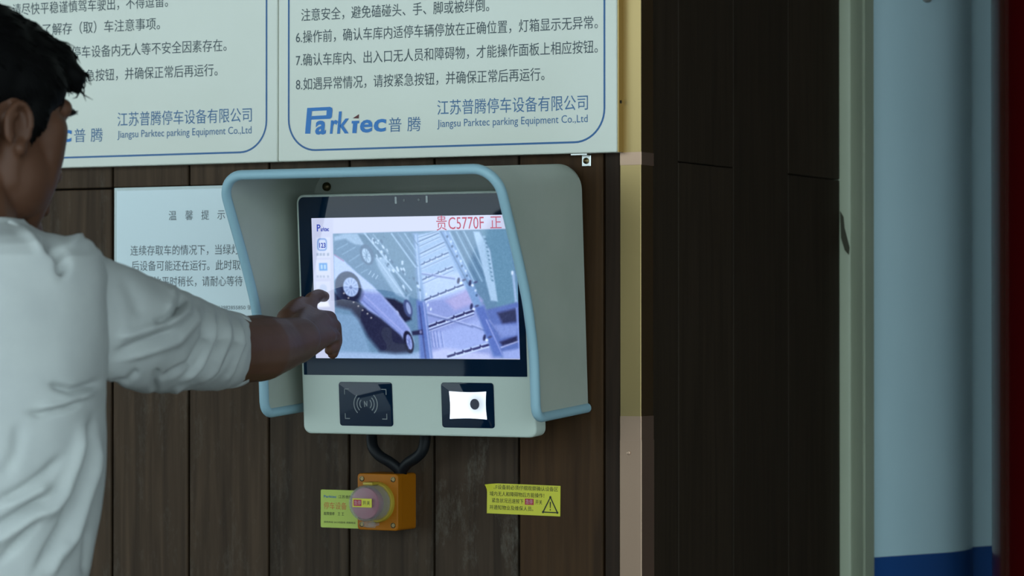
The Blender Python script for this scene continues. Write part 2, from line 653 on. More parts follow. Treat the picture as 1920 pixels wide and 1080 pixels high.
# floor, pavement, canopy, added upper wall (all hidden from the photograph, but they light it)
struct(MB().box(-14, 14, -4.5, 5, -0.2, 0.0).build('floor', M['floor'], smooth=False))
struct(MB().box(-60, 60, -70, -12.5, -0.2, -0.02).build('ground_plaza', M['concrete'], smooth=False))
struct(MB().box(-60, 60, -12.5, -9.9, -0.2, -0.03).build('ground_road', M['asphalt'], smooth=False))  # unseen dark strip added so the screen mirrors a dark band
struct(MB().box(-60, 60, -9.9, -4.5, -0.2, -0.02).build('ground_paving', M['concrete'], smooth=False))
struct(MB().box(-14, 14, -4.0, 5, 3.2, 3.5).build('ceiling', M['ceiling'], smooth=False))
struct(MB().box(-14, 14, -4.0, -3.7, 3.5, 6.6).build('wall_upper', M['plaster'], smooth=False))  # unseen wall added to hold the sun off the nearer ground
struct(MB().box(-14, 14, 4.5, 5.0, 0.0, 3.2).build('wall_back', M['plaster'], smooth=False))
struct(MB().box(-14, -1.75, 0.0, 0.3, 0.0, 3.2).build('wall_side', M['plaster'], smooth=False))


def red_column():
    a = at_d(1861, 600, 4.5)
    r = 0.13
    c = a + RGT * r * 1.0 + np.array([0, 0, 0])
    mb = MB()
    mb.lathe([(r + 0.03, 0), (r + 0.03, 0.015), (r, 0.02), (r, 3.2)], (c[0], c[1], 0.0), axis=(0, 0, 1), n=64)
    o = mb.build('red_column', M['red'])
    tag(o, 'glossy dark red round steel column at the right beside the pale blue door', 'column')


red_column()

# ------------------------------------------------------------------ the two white notice boards
SY = -0.018
PY = SY - 0.0004
SIGN_W = 0.514


def poly_on(mb, pts, y, fn, mi=0):
    """flat printed polygon, corners given by a mapping fn"""
    P = [fn(*p) for p in pts]
    bm = bmesh.new()
    vs = [bm.verts.new((p[0], y, p[2])) for p in P]
    bm.faces.new(vs)
    bmesh.ops.triangulate(bm, faces=bm.faces)
    mb.add_bm(bm, mi)


def logo_z(u, v):
    return on_y(560 + u / 7.385, 180 + v / 7.385, PY)


def make_logo(mb, dx, mi_blue=0, mi_red=1):
    def g(u, v):
        p = logo_z(u, v).copy()
        p[0] += dx
        return p
    kk = 0
    # big P as strips (stem, top bar, right bowl, lower bar)
    for q in ([(88, 522), (118, 165), (186, 163), (160, 522)],
              [(116, 166), (436, 150), (462, 166), (468, 196), (186, 210)],
              [(468, 196), (460, 292), (436, 316), (380, 318), (388, 196)],
              [(436, 316), (174, 328), (182, 278), (384, 266)]):
        kk += 1
        poly_on(mb, q, PY - 0.00003 * kk, g, mi_blue)
    for ch, (x0, x1, y0, y1) in {'a': (232, 382, 340, 535), 'r': (440, 538, 333, 522), 'k': (545, 706, 212, 520), 'e': (850, 1024, 328, 508), 'c': (1040, 1210, 318, 496)}.items():
        A, B = g(x0, y1), g(x1, y0)
        C1, C2 = g(x0, y0), g(x1, y1)
        kk += 1
        text_fit(mb, ch, A[0], B[0], (A[2] + C2[2]) / 2, (B[2] + C1[2]) / 2, PY - 0.00003 * kk, bold={'a': 0.03, 'r': 0.025, 'k': 0.015}.get(ch, 0.025), mi=mi_blue, shear=0.10)
    poly_on(mb, [(735, 345), (840, 342), (836, 378), (733, 381)], PY - 0.00012, g, mi_blue)
    poly_on(mb, [(752, 380), (812, 378), (800, 515), (742, 515)], PY - 0.00010, g, mi_blue)
    poly_on(mb, [(748, 308), (836, 252), (832, 312)], PY - 0.00012, g, mi_red)


def board(x0, label, lines, dx):
    """white sheet-metal notice board; x0 its left edge, dx shift of the common footer"""
    x1 = x0 + SIGN_W
    z0, z1 = 1.668, 2.36
    t = thing('notice_board', label, 'sign', ((x0 + x1) / 2, 0, z0))
    inv = Matrix.Translation(-Vector(t.location))

    def fin(mb, name, m, parent=t, **kw):
        mb.v = [tuple(inv @ Vector(p)) if parent is t else p for p in mb.v]
        return mb.build(name, m, parent, **kw)

    mb = MB()
    mb.box(x0 + 0.0006, x1 - 0.0006, SY, -0.0002, z0, z1, 0.0022, 3)
    fin(mb, 'panel', M['sign'])
    for s, a, b, z in lines:
        ink = MB()
        text(ink, s, a, b, z, 0.0162, PY)
        fin(ink, 'text_line', M['ink'], smooth=False)
    bl = MB()
    text(bl, '江苏普腾停车设备有限公司', 0.0261 + dx, 0.2490 + dx, 1.7335, 0.0190, PY)
    fin(bl, 'company_name', M['blue_ink'], smooth=False)
    bl = MB()
    text(bl, 'Jiangsu Parktec parking Equipment Co.,Ltd', 0.0261 + dx, 0.2487 + dx, 1.7130, 0.0098, PY, ref='H')
    fin(bl, 'translated_name', M['blue_ink'], smooth=False)
    bl = MB()
    text(bl, '普', -0.0482 + dx, -0.0285 + dx, 1.7128, 0.0185, PY)
    text(bl, '腾', -0.0195 + dx, 0.0012 + dx, 1.7128, 0.0185, PY)
    fin(bl, 'short_name', M['blue_ink'], smooth=False)
    lg = MB()
    make_logo(lg, dx)
    fin(lg, 'logo', [M['logo_blue'], M['red_ink']], smooth=False)
    br = MB()
    band(br, rrect(-0.2055 + dx, 0.2728 + dx, 1.6824, 2.335, 0.043, 12), 0.0026, PY + 0.0001, closed=True)
    fin(br, 'border_line', M['navy_ink'], smooth=False)
    return t, fin, x1


def pre(s, x0, x1, prefix):
    """the part of a line that stands left of x0, at the same pitch"""
    p = (x1 - x0) / len(s)
    return (prefix, x0 - p * len(prefix), x0 - p * 0.06)


DXL = -0.5140
L = [('请尽快平稳谨慎驾车驶出，不得逗留。', -0.6705, -0.4031, 1.8968),
     ('解存（取）车注意事项。', -0.5848, -0.4164, 1.8658),
     ('停车设备内无人等不安全因素存在。', -0.5515, -0.3060, 1.8312),
     ('紧急按钮，并确保正常后再运行。', -0.5514, -0.3208, 1.7975)]
for k, p in zip((1, 2, 3), ('3.了', '7.确认', '8.如遇异常情况，请按')):
    s_, a_, b_, z_ = L[k]
    q = pre(s_, a_, b_, p)
    L[k] = (p + s_, q[1], b_, z_)
board(-0.7374, 'left white notice board above the man, its text partly behind his head', L, DXL)
Rl = [('注意安全，避免磕碰头、手、脚或被绊倒。', -0.1855, 0.1042, 1.8667),
      ('6.操作前，确认车库内适停车辆停放在正确位置，灯箱显示无异常。', -0.1940, 0.2634, 1.8370),
      ('7.确认车库内、出入口无人员和障碍物，才能操作面板上相应按钮。', -0.1940, 0.2633, 1.8055),
      ('8.如遇异常情况，请按紧急按钮，并确保正常后再运行。', -0.1939, 0.1860, 1.7726)]
rb, rfin, rx1 = board(-0.2231, 'right white notice board directly above the hooded terminal', Rl, 0.0)
# golden side of the right board with its screw hole, and the clip under it
sb = MB()
sb.box(rx1 - 0.0005, rx1 + 0.0012, SY + 0.0022, -0.0016, 1.6685, 2.358)
rfin(sb, 'side_strip', M['gold'], smooth=False)
hb = MB()
hb.lathe([(0.0022, 0), (0.0022, 0.0006), (0.001, 0.0008)], (rx1 + 0.0012, -0.0095, 1.7335), axis=(1, 0, 0), n=16)
rfin(hb, 'screw', M['cable'])
tb = MB()
tb.box(0.2325, 0.2455, -0.0030, -0.0002, 1.6515, 1.6685, 0.0006, 1)
tb.box(0.2225, 0.2455, -0.0150, -0.0002, 1.6655, 1.6678, 0.0004, 1)
tab = rfin(tb, 'mounting_tab', M['steel'])
tab['label'] = 'small bright steel fixing tab'
wb = MB()
wb.lathe([(0.0042, 0), (0.0040, 0.0012), (0.0018, 0.0022), (0.001, 0.001)], (0.239, -0.0030, 1.6588), n=20)
wb.v = [tuple(inv_p) for inv_p in [Vector(p) - rb.location for p in wb.v]]
w = wb.build('screw', M['brass'], tab)

# ------------------------------------------------------------------ laminated paper notice
def paper_notice():
    x0, x1, z0, z1 = -0.5052, -0.2040, 1.425, 1.6385
    t = thing('paper_notice', 'laminated white paper notice on the planks beside the hood', 'notice', ((x0 + x1) / 2, 0, z0))
    inv = Vector(t.location)

    def fin(mb, name, m):
        mb.v = [tuple(Vector(p) - inv) for p in mb.v]
        return mb.build(name, m, t, smooth=False)
    mb = MB()
    mb.box(x0, x1, -0.0010, -0.0001, z0, z1, 0.0003, 1)
    fin(mb, 'laminate', M['film_edge'])
    mb = MB()
    mb.box(x0 + 0.0045, x1 - 0.0045, -0.0016, -0.0010, z0 + 0.004, z1 - 0.0042, 0.0002, 1)
    fin(mb, 'sheet', M['paper'])
    y = -0.0019
    ink = MB()
    for ch, u in zip('温馨提示', (325, 356, 386, 416)):
        a, b = on_y(u - 7.2, 411, 0), on_y(u + 7.2, 411, 0)
        text(ink, ch, a[0], b[0], 1.5975, 0.0128, y)
    fin(ink, 'heading', M['paper_ink'])
    for s, u0, u1, v0, v1 in (('连续存取车的情况下，当绿灯亮', 246, 466, 471, 467), ('后设备可能还在运行。此时取车', 248, 468, 500, 496), ('等待时间比平时稍长，请耐心等待', 230, 456, 530, 526)):
        a, b = on_y(u0, v0, 0), on_y(u1, v1, 0)
        ink = MB()
        text(ink, s, a[0], b[0], (a[2] + b[2]) / 2, 0.0135, y)
        fin(ink, 'text_line', M['paper_ink'])
    ink = MB()
    a, b = on_y(412, 577, 0), on_y(472, 576, 0)
    text(ink, '13982855850 张经理', a[0], b[0] + 0.018, (a[2] + b[2]) / 2, 0.0062, y)
    fin(ink, 'phone_number', M['paper_ink'])


paper_notice()

# ------------------------------------------------------------------ hooded terminal
LEAN = math.radians(3.7)
TO = (0.0, 0.0, 1.3158)
term = thing('parking_terminal', 'cream wall terminal with lit touch screen under a blue edged hood', 'terminal', TO, (LEAN, 0, 0))
T_M = np.array([[1, 0, 0], [0, math.cos(LEAN), -math.sin(LEAN)], [0, math.sin(LEAN), math.cos(LEAN)]])


def t2w(p):
    return np.asarray(p) @ T_M.T + np.array(TO)


def hood():
    xl, xr, zt, zb, R_, th = -0.1625, 0.2425, 0.3395, 0.0215, 0.034, 0.0035
    # outline (x, z) from bottom left over the top to bottom right
    out = []
    for k in range(25):
        out.append((xl, zb + (zt - R_ - zb) * k / 24))
    for k in range(1, 11):
        a = math.pi - math.pi / 2 * k / 10
        out.append((xl + R_ + R_ * math.cos(a), zt - R_ + R_ * math.sin(a)))
    for k in range(1, 13):
        out.append((xl + R_ + (xr - xl - 2 * R_) * k / 12, zt))
    for k in range(1, 11):
        a = math.pi / 2 - math.pi / 2 * k / 10
        out.append((xr - R_ + R_ * math.cos(a), zt - R_ + R_ * math.sin(a)))
    for k in range(1, 25):
        out.append((xr, zt - R_ - (zt - R_ - zb) * k / 24))
    zs = np.array([0.0, 0.05, 0.085, 0.112, 0.1726, 0.2277, 0.3144, 0.345])
    ys = np.array([-0.1495, -0.1495, -0.1495, -0.1515, -0.1650, -0.1870, -0.2265, -0.2385])

    def yf(z):
        w = 0.012
        return float(np.mean([np.interp(z + q, zs, ys) for q in (-w, -w / 2, 0, w / 2, w)]))
    yb = -0.003
    nu = 20
    rb_ = 0.016
    us = [0, 0.01, 0.025, 0.045, 0.07, 0.1] + [0.1 + 0.9 * k / (nu - 6) for k in range(1, nu - 5)]

    def grid(off):
        G = []
        n = len(out)
        for i, (x, z) in enumerate(out):
            a = out[max(i - 1, 0)]
            b = out[min(i + 1, n - 1)]
            t = np.array([b[0] - a[0], b[1] - a[1]])
            t /= np.linalg.norm(t)
            nn = np.array([-t[1], t[0]])        # outwards
            row = []
            y0 = yf(z)
            for u in us:
                y = y0 * (1 - u) + yb * u
                zz = z
                d_ = (y - y0)
                if d_ < rb_:
                    zmin = zb + rb_ - math.sqrt(max(rb_ ** 2 - (rb_ - d_) ** 2, 0))
                    lowf = 1 - (z - zb) / 0.08
                    if lowf > 0:
                        zz = z + (zmin - zb) * lowf
                row.append((x - nn[0] * off, y, zz - nn[1] * off))
            G.append(row)
        return G
    A, B = grid(0.0), grid(th)
    n, m = len(A), len(us)
    V = [p for r in A for p in r] + [p for r in B for p in r]
    o = n * m
    Fc = []
    for i in range(n - 1):
        for j in range(m - 1):
            a, b, c, d = i * m + j, (i + 1) * m + j, (i + 1) * m + j + 1, i * m + j + 1
            Fc.append((a, b, c, d))
            Fc.append((o + a, o + d, o + c, o + b))
        Fc.append((i * m, o + i * m, o + (i + 1) * m, (i + 1) * m))
        Fc.append((i * m + m - 1, (i + 1) * m + m - 1, o + (i + 1) * m + m - 1, o + i * m + m - 1))
    for i in (0, n - 1):
        for j in range(m - 1):
            Fc.append((i * m + j, i * m + j + 1, o + i * m + j + 1, o + i * m + j))
    mb = MB().add(V, Fc)
    # back plate of the hood
    inner = [(min(max(x, xl + 0.0036), xr - 0.0036), min(z, zt - 0.0036)) for x, z in out]
    mb.prism(inner, -0.0070, -0.0034)
    h = mb.build('hood', M['hood'], term, angle=40)
    # rubber edge: up the front edge, along both bottom edges
    mid = lambda i, j: tuple((np.array(A[i][j]) + np.array(B[i][j])) / 2)
    path = [mid(0, j) for j in range(m - 1, 0, -1)] + [mid(i, 0) for i in range(n)] + [mid(n - 1, j) for j in range(1, m)]
    tr = MB().tube(path, 0.0064, n=14)
    tr.build('edge_trim', M['trim_blue'], h, angle=80)
    # mounting plate with a domed screw behind the screen
    mp = MB()
    mp.prism(rrect(-0.128, 0.2, 0.2, 0.334, 0.008), -0.0085, -0.0070)
    mp.build('mounting_plate', M['hood'], h)
    p = on_pl_local(613, 350, -0.0085)
    sc = MB().lathe([(0.0062, 0.0), (0.0060, 0.0025), (0.0045, 0.0045), (0.002, 0.0055)], (p[0], -0.0085, p[2]), n=24)
    s_ = sc.build('screw', M['brass'], h)
    s_['label'] = 'domed brass screw'
    return h


def on_pl_local(u, v, yl):
    """sight line meets the plane y = yl of the tilted terminal; local coordinates"""
    Yp = T_M[:, 1]
    O = np.array(TO)
    p0 = O + Yp * yl
    r = ray(u, v)
    p = CAM + r * ((p0 - CAM) @ Yp) / (r @ Yp)
    return (p - O) @ T_M


hood()

hb = MB()
hb.prism(rrect(-0.1325, 0.2148, -0.0088, 0.3085, 0.0105), -0.0995, -0.0725, bev=0.003)
hb.prism(rrect(-0.105, 0.197, 0.0125, 0.29, 0.004), -0.0735, -0.0066)
housing = hb.build('housing', M['casing'], term, angle=40)
gl = MB().prism(rrect(-0.1283, 0.2046, 0.0695, 0.3052, (0.0008, 0.0008, 0.008, 0.008)), -0.1002, -0.0985)
glass = gl.build('front_glass', M['glass'], term)
cb = MB()
for u, v, w_, h_ in ((742, 375.5, 0.0014, 0.0046), (800, 373.5, 0.0014, 0.0046)):
    p = on_pl_local(u, v, -0.1003)
    cb.prism(rrect(p[0] - w_, p[0] + w_, p[2] - h_, p[2] + h_, 0.001), -0.1005, -0.1)
for u, v in ((757.5, 375.5), (785, 374.5)):
    p = on_pl_local(u, v, -0.1003)
    cb.prism([(p[0] + 0.0016 * math.cos(a), p[2] + 0.0018 * math.sin(a)) for a in np.linspace(0, 2 * math.pi, 17)[:-1]], -0.1005, -0.1, mi=1)
cb.build('camera_window', [mat('lens_rim', (0.5, 0.55, 0.55), 0.3), M['grey_print']], glass)


# the picture on the screen, sampled on a fine grid
SX0, SX1, SZ0, SZ1 = -0.1088, 0.1952, 0.0918, 0.2772


def screen():
    NX, NZ = 420, 256
    xs = SX0 + (np.arange(NX) + 0.5) / NX * (SX1 - SX0)
    zs = SZ0 + (np.arange(NZ) + 0.5) / NZ * (SZ1 - SZ0)
    X, Z = np.meshgrid(xs, zs)
    W = t2w(np.stack([X, np.full_like(X, -0.1004), Z], -1).reshape(-1, 3))
    uv = px_of(W)
    # survey frame of the picture
    P = np.stack([(uv[:, 0] - 560) * 3.087, (uv[:, 1] - 340) * 3.087], -1).reshape(NZ, NX, 2)
    img = np.empty((NZ, NX, 3))
    img[:] = (203, 210, 238)

    def cover(poly, soft=2.0):
        """0..1 coverage with a soft edge, from signed distance"""
        poly = np.array(poly, float)
        q = P
        ins = np.zeros(q.shape[:2], bool)
        dist = np.full(q.shape[:2], 1e9)
        n = len(poly)
        for i in range(n):
            a, b = poly[i], poly[(i + 1) % n]
            e = b - a
            w = q - a
            tt = np.clip((w @ e) / max(e @ e, 1e-9), 0, 1)
            dd = np.linalg.norm(w - tt[..., None] * e, axis=-1)
            dist = np.minimum(dist, dd)
            c1 = (a[1] > q[..., 1]) != (b[1] > q[..., 1])
            with np.errstate(divide='ignore', invalid='ignore'):
                xi = (b[0] - a[0]) * (q[..., 1] - a[1]) / (b[1] - a[1]) + a[0]
            ins ^= c1 & (q[..., 0] < xi)
        sd_ = np.where(ins, dist, -dist)
        return np.clip(sd_ / soft / 2 + 0.5, 0, 1)

    def paint(c, col, clip=None, op=1.0):
        c = c * op
        if clip is not None:
            c = c * clip
        col = np.asarray(col, float)
        img[:] = img * (1 - c[..., None]) + col * c[..., None]

    def poly(pts, col, soft=2.5, clip=None, op=1.0):
        paint(cover(pts, soft), col, clip, op)

    def line(p, q, w, col, soft=2.0, clip=None, op=1.0):
        p, q = np.array(p, float), np.array(q, float)
        e = q - p
        n_ = np.array([-e[1], e[0]]) / np.linalg.norm(e) * w / 2
        poly([p + n_, q + n_, q - n_, p - n_], col, soft, clip, op)

    def ell(c, rx, ry, ang, col, soft=3.0, clip=None, op=1.0):
        a = np.linspace(0, 2 * math.pi, 40)[:-1]
        ca, sa = math.cos(math.radians(ang)), math.sin(math.radians(ang))
        x, y = rx * np.cos(a), ry * np.sin(a)
        poly(np.stack([c[0] + x * ca - y * sa, c[1] + x * sa + y * ca], -1), col, soft, clip, op)

    # side menu
    poly([(78, 216), (198, 216), (215, 1040), (95, 1040)], (196, 203, 233), 4)
    for y0, y1 in ((325, 440), (455, 560), (580, 690)):
        poly([(100, y0), (182, y0 - 2), (186, y1), (104, y1 + 2)], (206, 214, 240), 3)
    rr = [(108 + 55 * x, 330 + 72 * z) for x, z in rrect(0, 1, 0, 1, 0.28)]
    poly(rr, (95, 135, 205))
    poly([(114 + 43 * x, 337 + 58 * z) for x, z in rrect(0, 1, 0, 1, 0.22)], (198, 210, 240))
    poly([(118, 474), (164, 473), (166, 516), (120, 517)], (85, 150, 222), 3)
    for x in (126, 145):
        poly([(x, 482), (x + 13, 482), (x + 14, 508), (x + 1, 508)], (170, 205, 240), 2)
    for x in (104, 122, 140, 164):
        poly([(x, 416), (x + 12, 415), (x + 12, 430), (x, 431)], (150, 165, 195), 3)
        poly([(x, 545), (x + 11, 545), (x + 12, 557), (x + 1, 557)], (165, 178, 208), 3)
    ell((142, 622), 22, 26, 0, (185, 200, 232), 4)
    poly([(108, 700), (170, 695), (180, 725), (110, 730)], (235, 240, 252), 6)
    # live picture of the lift shaft, reflected haze painted into its pale tones
    V = cover([(198, 303), (1300, 272), (1300, 1026), (216, 1026)], 1.5)
    poly([(190, 260), (1310, 260), (1310, 1040), (190, 1040)], (98, 132, 160), 2, V)
    K = lambda *a, **k: poly(*a, clip=V, **k)
    Ln = lambda *a, **k: line(*a, clip=V, **k)
    El = lambda *a, **k: ell(*a, clip=V, **k)
    lerp = lambda a, b, t: (a[0] + (b[0] - a[0]) * t, a[1] + (b[1] - a[1]) * t)
    # floor under the cars
    K([(190, 760), (345, 780), (420, 1000), (660, 985), (830, 965), (870, 1040), (190, 1040)], (118, 150, 180), 10)
    K([(215, 985), (640, 1002), (830, 962), (880, 1040), (215, 1040)], (150, 174, 206), 10)
    # back wall of the shaft
    K([(676, 310), (815, 286), (1000, 600), (1150, 1000), (1180, 1040), (770, 1040), (705, 640)], (150, 178, 210), 6)
    K([(720, 560), (950, 520), (1040, 690), (740, 740)], (172, 192, 226), 12)
    K([(735, 700), (1000, 620), (1060, 690), (1180, 1010), (1180, 1040), (770, 1040)], (142, 152, 206), 14)
    K([(790, 880), (1060, 790), (1130, 950), (840, 1010)], (158, 172, 222), 14)
    K([(850, 690), (990, 620), (1060, 690), (905, 745)], (172, 168, 212), 14)
    K([(740, 990), (850, 965), (1100, 1000), (1130, 1040), (760, 1040)], (186, 192, 228), 12)
    for k, (a, b, w_, dk) in enumerate((((682, 330), (800, 292), 6, (108, 136, 168)), ((688, 352), (812, 300), 8, (88, 116, 152)), ((690, 380), (818, 322), 6, (104, 132, 166)), ((692, 425), (845, 352), 8, (88, 114, 150)), ((694, 446), (850, 372), 5, (112, 138, 172)),
                           ((697, 488), (868, 412), 9, (74, 98, 140)), ((700, 512), (872, 434), 5, (104, 130, 168)), ((705, 575), (892, 495), 9, (66, 88, 132)), ((708, 598), (896, 516), 5, (100, 124, 166)),
                           ((722, 690), (955, 598), 10, (58, 72, 118)), ((750, 842), (1015, 748), 12, (36, 38, 82)), ((752, 862), (1015, 770), 7, (70, 74, 130)), ((860, 1015), (1105, 945), 13, (50, 50, 98)))):
        Ln((a[0], a[1] - w_ * 0.9), (b[0], b[1] - w_ * 0.9), w_ * 0.45, (190, 208, 236))
        Ln(a, b, w_, dk, soft=3)
        Ln((a[0], a[1] + w_ * 0.9), (b[0], b[1] + w_ * 0.9), w_ * 0.5, (204, 219, 243))
        if w_ > 8:
            for t in (0.18, 0.37, 0.56, 0.78):
                q = lerp(a, b, t)
                El((q[0], q[1] - w_ * 0.7), 4, 6, 0, dk, soft=2)
                El((q[0] + 7, q[1] + w_ * 0.2), 5, 3, 0, (215, 226, 246), soft=2)
    for (a, b) in (((742, 765), (1010, 845)), ((1000, 835), (1190, 905)), ((705, 535), (905, 565)), ((735, 770), (850, 800))):
        Ln(a, b, 8, (112, 126, 176), soft=4)
        Ln((a[0], a[1] - 9), (b[0], b[1] - 9), 4, (178, 190, 228), soft=3)
    for x in (765, 782, 800, 822):
        Ln((x, 865), (x + 14, 960), 4, (108, 120, 182), soft=3)
        Ln((x + 6, 870), (x + 20, 960), 3, (190, 200, 236), soft=2)
    for x, y in ((735, 700), (748, 716), (738, 655), (750, 905), (765, 740)):
        El((x, y), 5, 9, 10, (206, 220, 243), soft=3)
    # left column of the shaft
    K([(660, 300), (690, 300), (722, 640), (775, 1040), (705, 1040), (690, 700)], (128, 158, 196), 6)
    K([(684, 690), (730, 700), (775, 1040), (705, 1040)], (92, 106, 178), 9)
    Ln((698, 720), (736, 1030), 7, (60, 64, 124), soft=4)
    Ln((722, 700), (764, 1030), 6, (165, 175, 225), soft=4)
    Ln((678, 310), (706, 690), 5, (176, 198, 224), soft=3)
    Ln((664, 310), (690, 640), 4, (92, 124, 156), soft=3)
    K([(655, 868), (715, 858), (718, 886), (658, 892)], (38, 40, 74), 5)
    El((706, 872), 7, 10, 0, (120, 125, 170), soft=3)
    # right column
    K([(815, 286), (868, 290), (1012, 590), (1090, 800), (1190, 1012), (1130, 1012), (1040, 780), (960, 600)], (122, 154, 196), 6)
    K([(1020, 730), (1072, 720), (1195, 1012), (1130, 1012)], (92, 102, 178), 9)
    for a, b, w_, c_ in (((822, 290), (985, 600), 6, (84, 114, 150)), ((846, 290), (1000, 590), 5, (168, 194, 222)), ((872, 292), (1020, 590), 8, (160, 190, 218)), ((892, 290), (1040, 585), 5, (84, 116, 148)),
                         ((912, 290), (1062, 580), 6, (150, 182, 208)), ((935, 288), (1075, 560), 5, (80, 112, 142)), ((955, 288), (1085, 540), 5, (168, 196, 218)), ((1085, 800), (1180, 1005), 6, (150, 158, 214))):
        Ln(a, b, w_, c_, soft=4)
    for k in range(13):
        q = lerp((860, 320), (1030, 660), k / 12)
        El((q[0] + 8 * (k % 2), q[1]), 6, 8, 20, (186, 206, 230) if k % 2 else (70, 96, 132), soft=3)
    for p in ((925, 575), (992, 588), (1000, 725), (1075, 905)):
        El(p, 8, 18, 10, (44, 50, 90), soft=4)
        El((p[0] + 14, p[1] + 14), 8, 8, 0, (218, 230, 247), soft=3)
        El((p[0] + 32, p[1] - 4), 12, 6, -20, (70, 78, 120), soft=3)
    # far row on the right
    K([(1052, 280), (1200, 276), (1285, 720), (1150, 740), (1112, 400)], (98, 138, 162), 5)
    K([(1010, 290), (1046, 292), (1108, 400), (1152, 695), (1112, 690), (1060, 480)], (166, 194, 218), 5)
    for k in range(11):
        El((1074 + k * 4, 322 + 24 * k), 9, 7, 20, (146, 178, 201), soft=4)
        El((1082 + k * 4, 334 + 24 * k), 7, 4, 20, (88, 124, 150), soft=3)
    Ln((1240, 520), (1258, 700), 14, (168, 188, 220), op=0.8, soft=5)
    El((1236, 530), 6, 12, 0, (215, 228, 244), soft=4)
    # lower right corner
    K([(1085, 745), (1290, 695), (1290, 1040), (1185, 1012)], (92, 104, 172), 8)
    K([(1150, 762), (1262, 735), (1268, 812), (1180, 825)], (46, 52, 86), 10)
    K([(1165, 930), (1265, 893), (1268, 930), (1180, 952)], (38, 40, 76), 8)
    K([(1130, 830), (1270, 830), (1262, 890), (1170, 905)], (126, 138, 200), 10)
    Ln((1170, 962), (1275, 925), 6, (190, 200, 235), soft=4)
    Ln((1100, 800), (1180, 900), 8, (120, 132, 190), soft=4)
    Ln((1262, 730), (1280, 1020), 10, (130, 142, 205), soft=5)
    K([(1180, 985), (1290, 965), (1290, 1035), (1185, 1035)], (150, 162, 216), 8)
    # parked cars of the upper row
    K([(205, 322), (262, 303), (400, 300), (640, 640), (636, 690), (560, 655), (462, 500), (430, 405), (370, 372), (300, 360), (205, 350)], (144, 172, 198), 7)
    K([(205, 345), (270, 332), (330, 372), (375, 372), (432, 440), (432, 500), (560, 660), (470, 668), (350, 540), (250, 452), (203, 420)], (92, 126, 156), 7)
    K([(342, 305), (402, 305), (492, 440), (440, 442), (395, 395)], (84, 118, 146), 5)
    K([(530, 520), (556, 524), (642, 645), (622, 668)], (84, 118, 146), 5)
    K([(415, 302), (540, 300), (660, 500), (640, 560), (560, 480)], (98, 132, 158), 6)
    for a, b, w_, c_ in (((380, 300), (655, 632), 8, (168, 194, 217)), ((396, 300), (665, 625), 4, (86, 118, 146)), ((430, 305), (520, 420), 5, (140, 170, 196)), ((535, 300), (680, 500), 7, (158, 187, 212)), ((552, 300), (690, 492), 4, (84, 116, 146)),
                         ((575, 300), (690, 460), 4, (136, 166, 194)), ((612, 300), (690, 420), 6, (150, 181, 207)), ((640, 300), (690, 370), 4, (88, 120, 150)), ((450, 440), (610, 668), 5, (176, 200, 222)), ((500, 470), (625, 650), 4, (110, 142, 170))):
        Ln(a, b, w_, c_, soft=3)
    rs = np.random.RandomState(8)
    for _ in range(46):
        t, o = rs.rand(), rs.uniform(-40, 50)
        q = (430 + 240 * t + o, 330 + 330 * t - o * 0.6)
        El(q, rs.uniform(3, 7), rs.uniform(5, 13), -25, (184, 206, 226) if rs.rand() > 0.45 else (78, 108, 138), soft=3)
    for a, b in (((220, 395), (285, 360)), ((250, 425), (330, 380)), ((290, 465), (365, 415)), ((330, 500), (395, 462)), ((360, 530), (400, 510))):
        Ln(a, b, 4, (134, 166, 192), soft=3)
    El((395, 425), 38, 62, -18, (80, 108, 138), soft=5)
    El((393, 430), 22, 44, -22, (165, 191, 214))
    for k in range(9):
        a = math.radians(40 * k + 10)
        Ln((393, 430), (393 + 21 * math.cos(a), 430 + 41 * math.sin(a)), 3, (98, 128, 158), soft=2)
    for x, y in ((405, 540), (425, 555), (445, 565)):
        Ln((x, y), (x + 14, y - 22), 4, (180, 204, 223), soft=2)
    # the white car in front and the dark gap below it
    K([(462, 668), (555, 682), (645, 730), (652, 800), (612, 818), (560, 765)], (28, 30, 58), 8)
    El((632, 735), 24, 52, -15, (66, 78, 122), soft=5)
    El((636, 735), 12, 36, -15, (142, 156, 198))
    El((568, 765), 12, 18, -20, (200, 208, 235), soft=4)
    K([(205, 645), (330, 690), (480, 790), (600, 890), (650, 990), (560, 996), (470, 985), (400, 900), (350, 800), (300, 742), (216, 722)], (34, 37, 64), 14)
    K([(203, 424), (255, 452), (330, 522), (430, 605), (560, 742), (640, 850), (672, 935), (640, 868), (612, 912), (585, 880), (480, 790), (402, 742), (352, 692), (366, 628), (342, 560), (300, 530), (250, 530), (206, 572)], (172, 190, 225), 5)
    K([(368, 640), (470, 650), (560, 750), (640, 858), (612, 912), (585, 880), (480, 790), (402, 742), (352, 692)], (136, 145, 206), 12)
    Ln((378, 660), (610, 878), 5, (164, 170, 222), soft=4)
    Ln((372, 690), (590, 886), 5, (104, 112, 176), soft=4)
    Ln((205, 424), (262, 462), 5, (150, 110, 150), soft=3)
    El((286, 612), 74, 92, -14, (56, 70, 100), soft=4)
    El((300, 650), 62, 62, -14, (30, 34, 62), soft=22)
    El((302, 612), 44, 56, -12, (160, 180, 216))
    El((302, 612), 36, 46, -12, (140, 160, 200), soft=6)
    for k in range(11):
        a = math.radians(360 / 11 * k)
        Ln((302 + 10 * math.cos(a), 612 + 13 * math.sin(a)), (302 + 42 * math.cos(a), 612 + 53 * math.sin(a)), 5, (182, 200, 232), soft=2.5)
    El((302, 612), 8, 10, 0, (110, 126, 168), soft=3)
    El((636, 930), 28, 66, -12, (24, 26, 52), soft=4)
    El((640, 930), 16, 45, -12, (146, 156, 212))
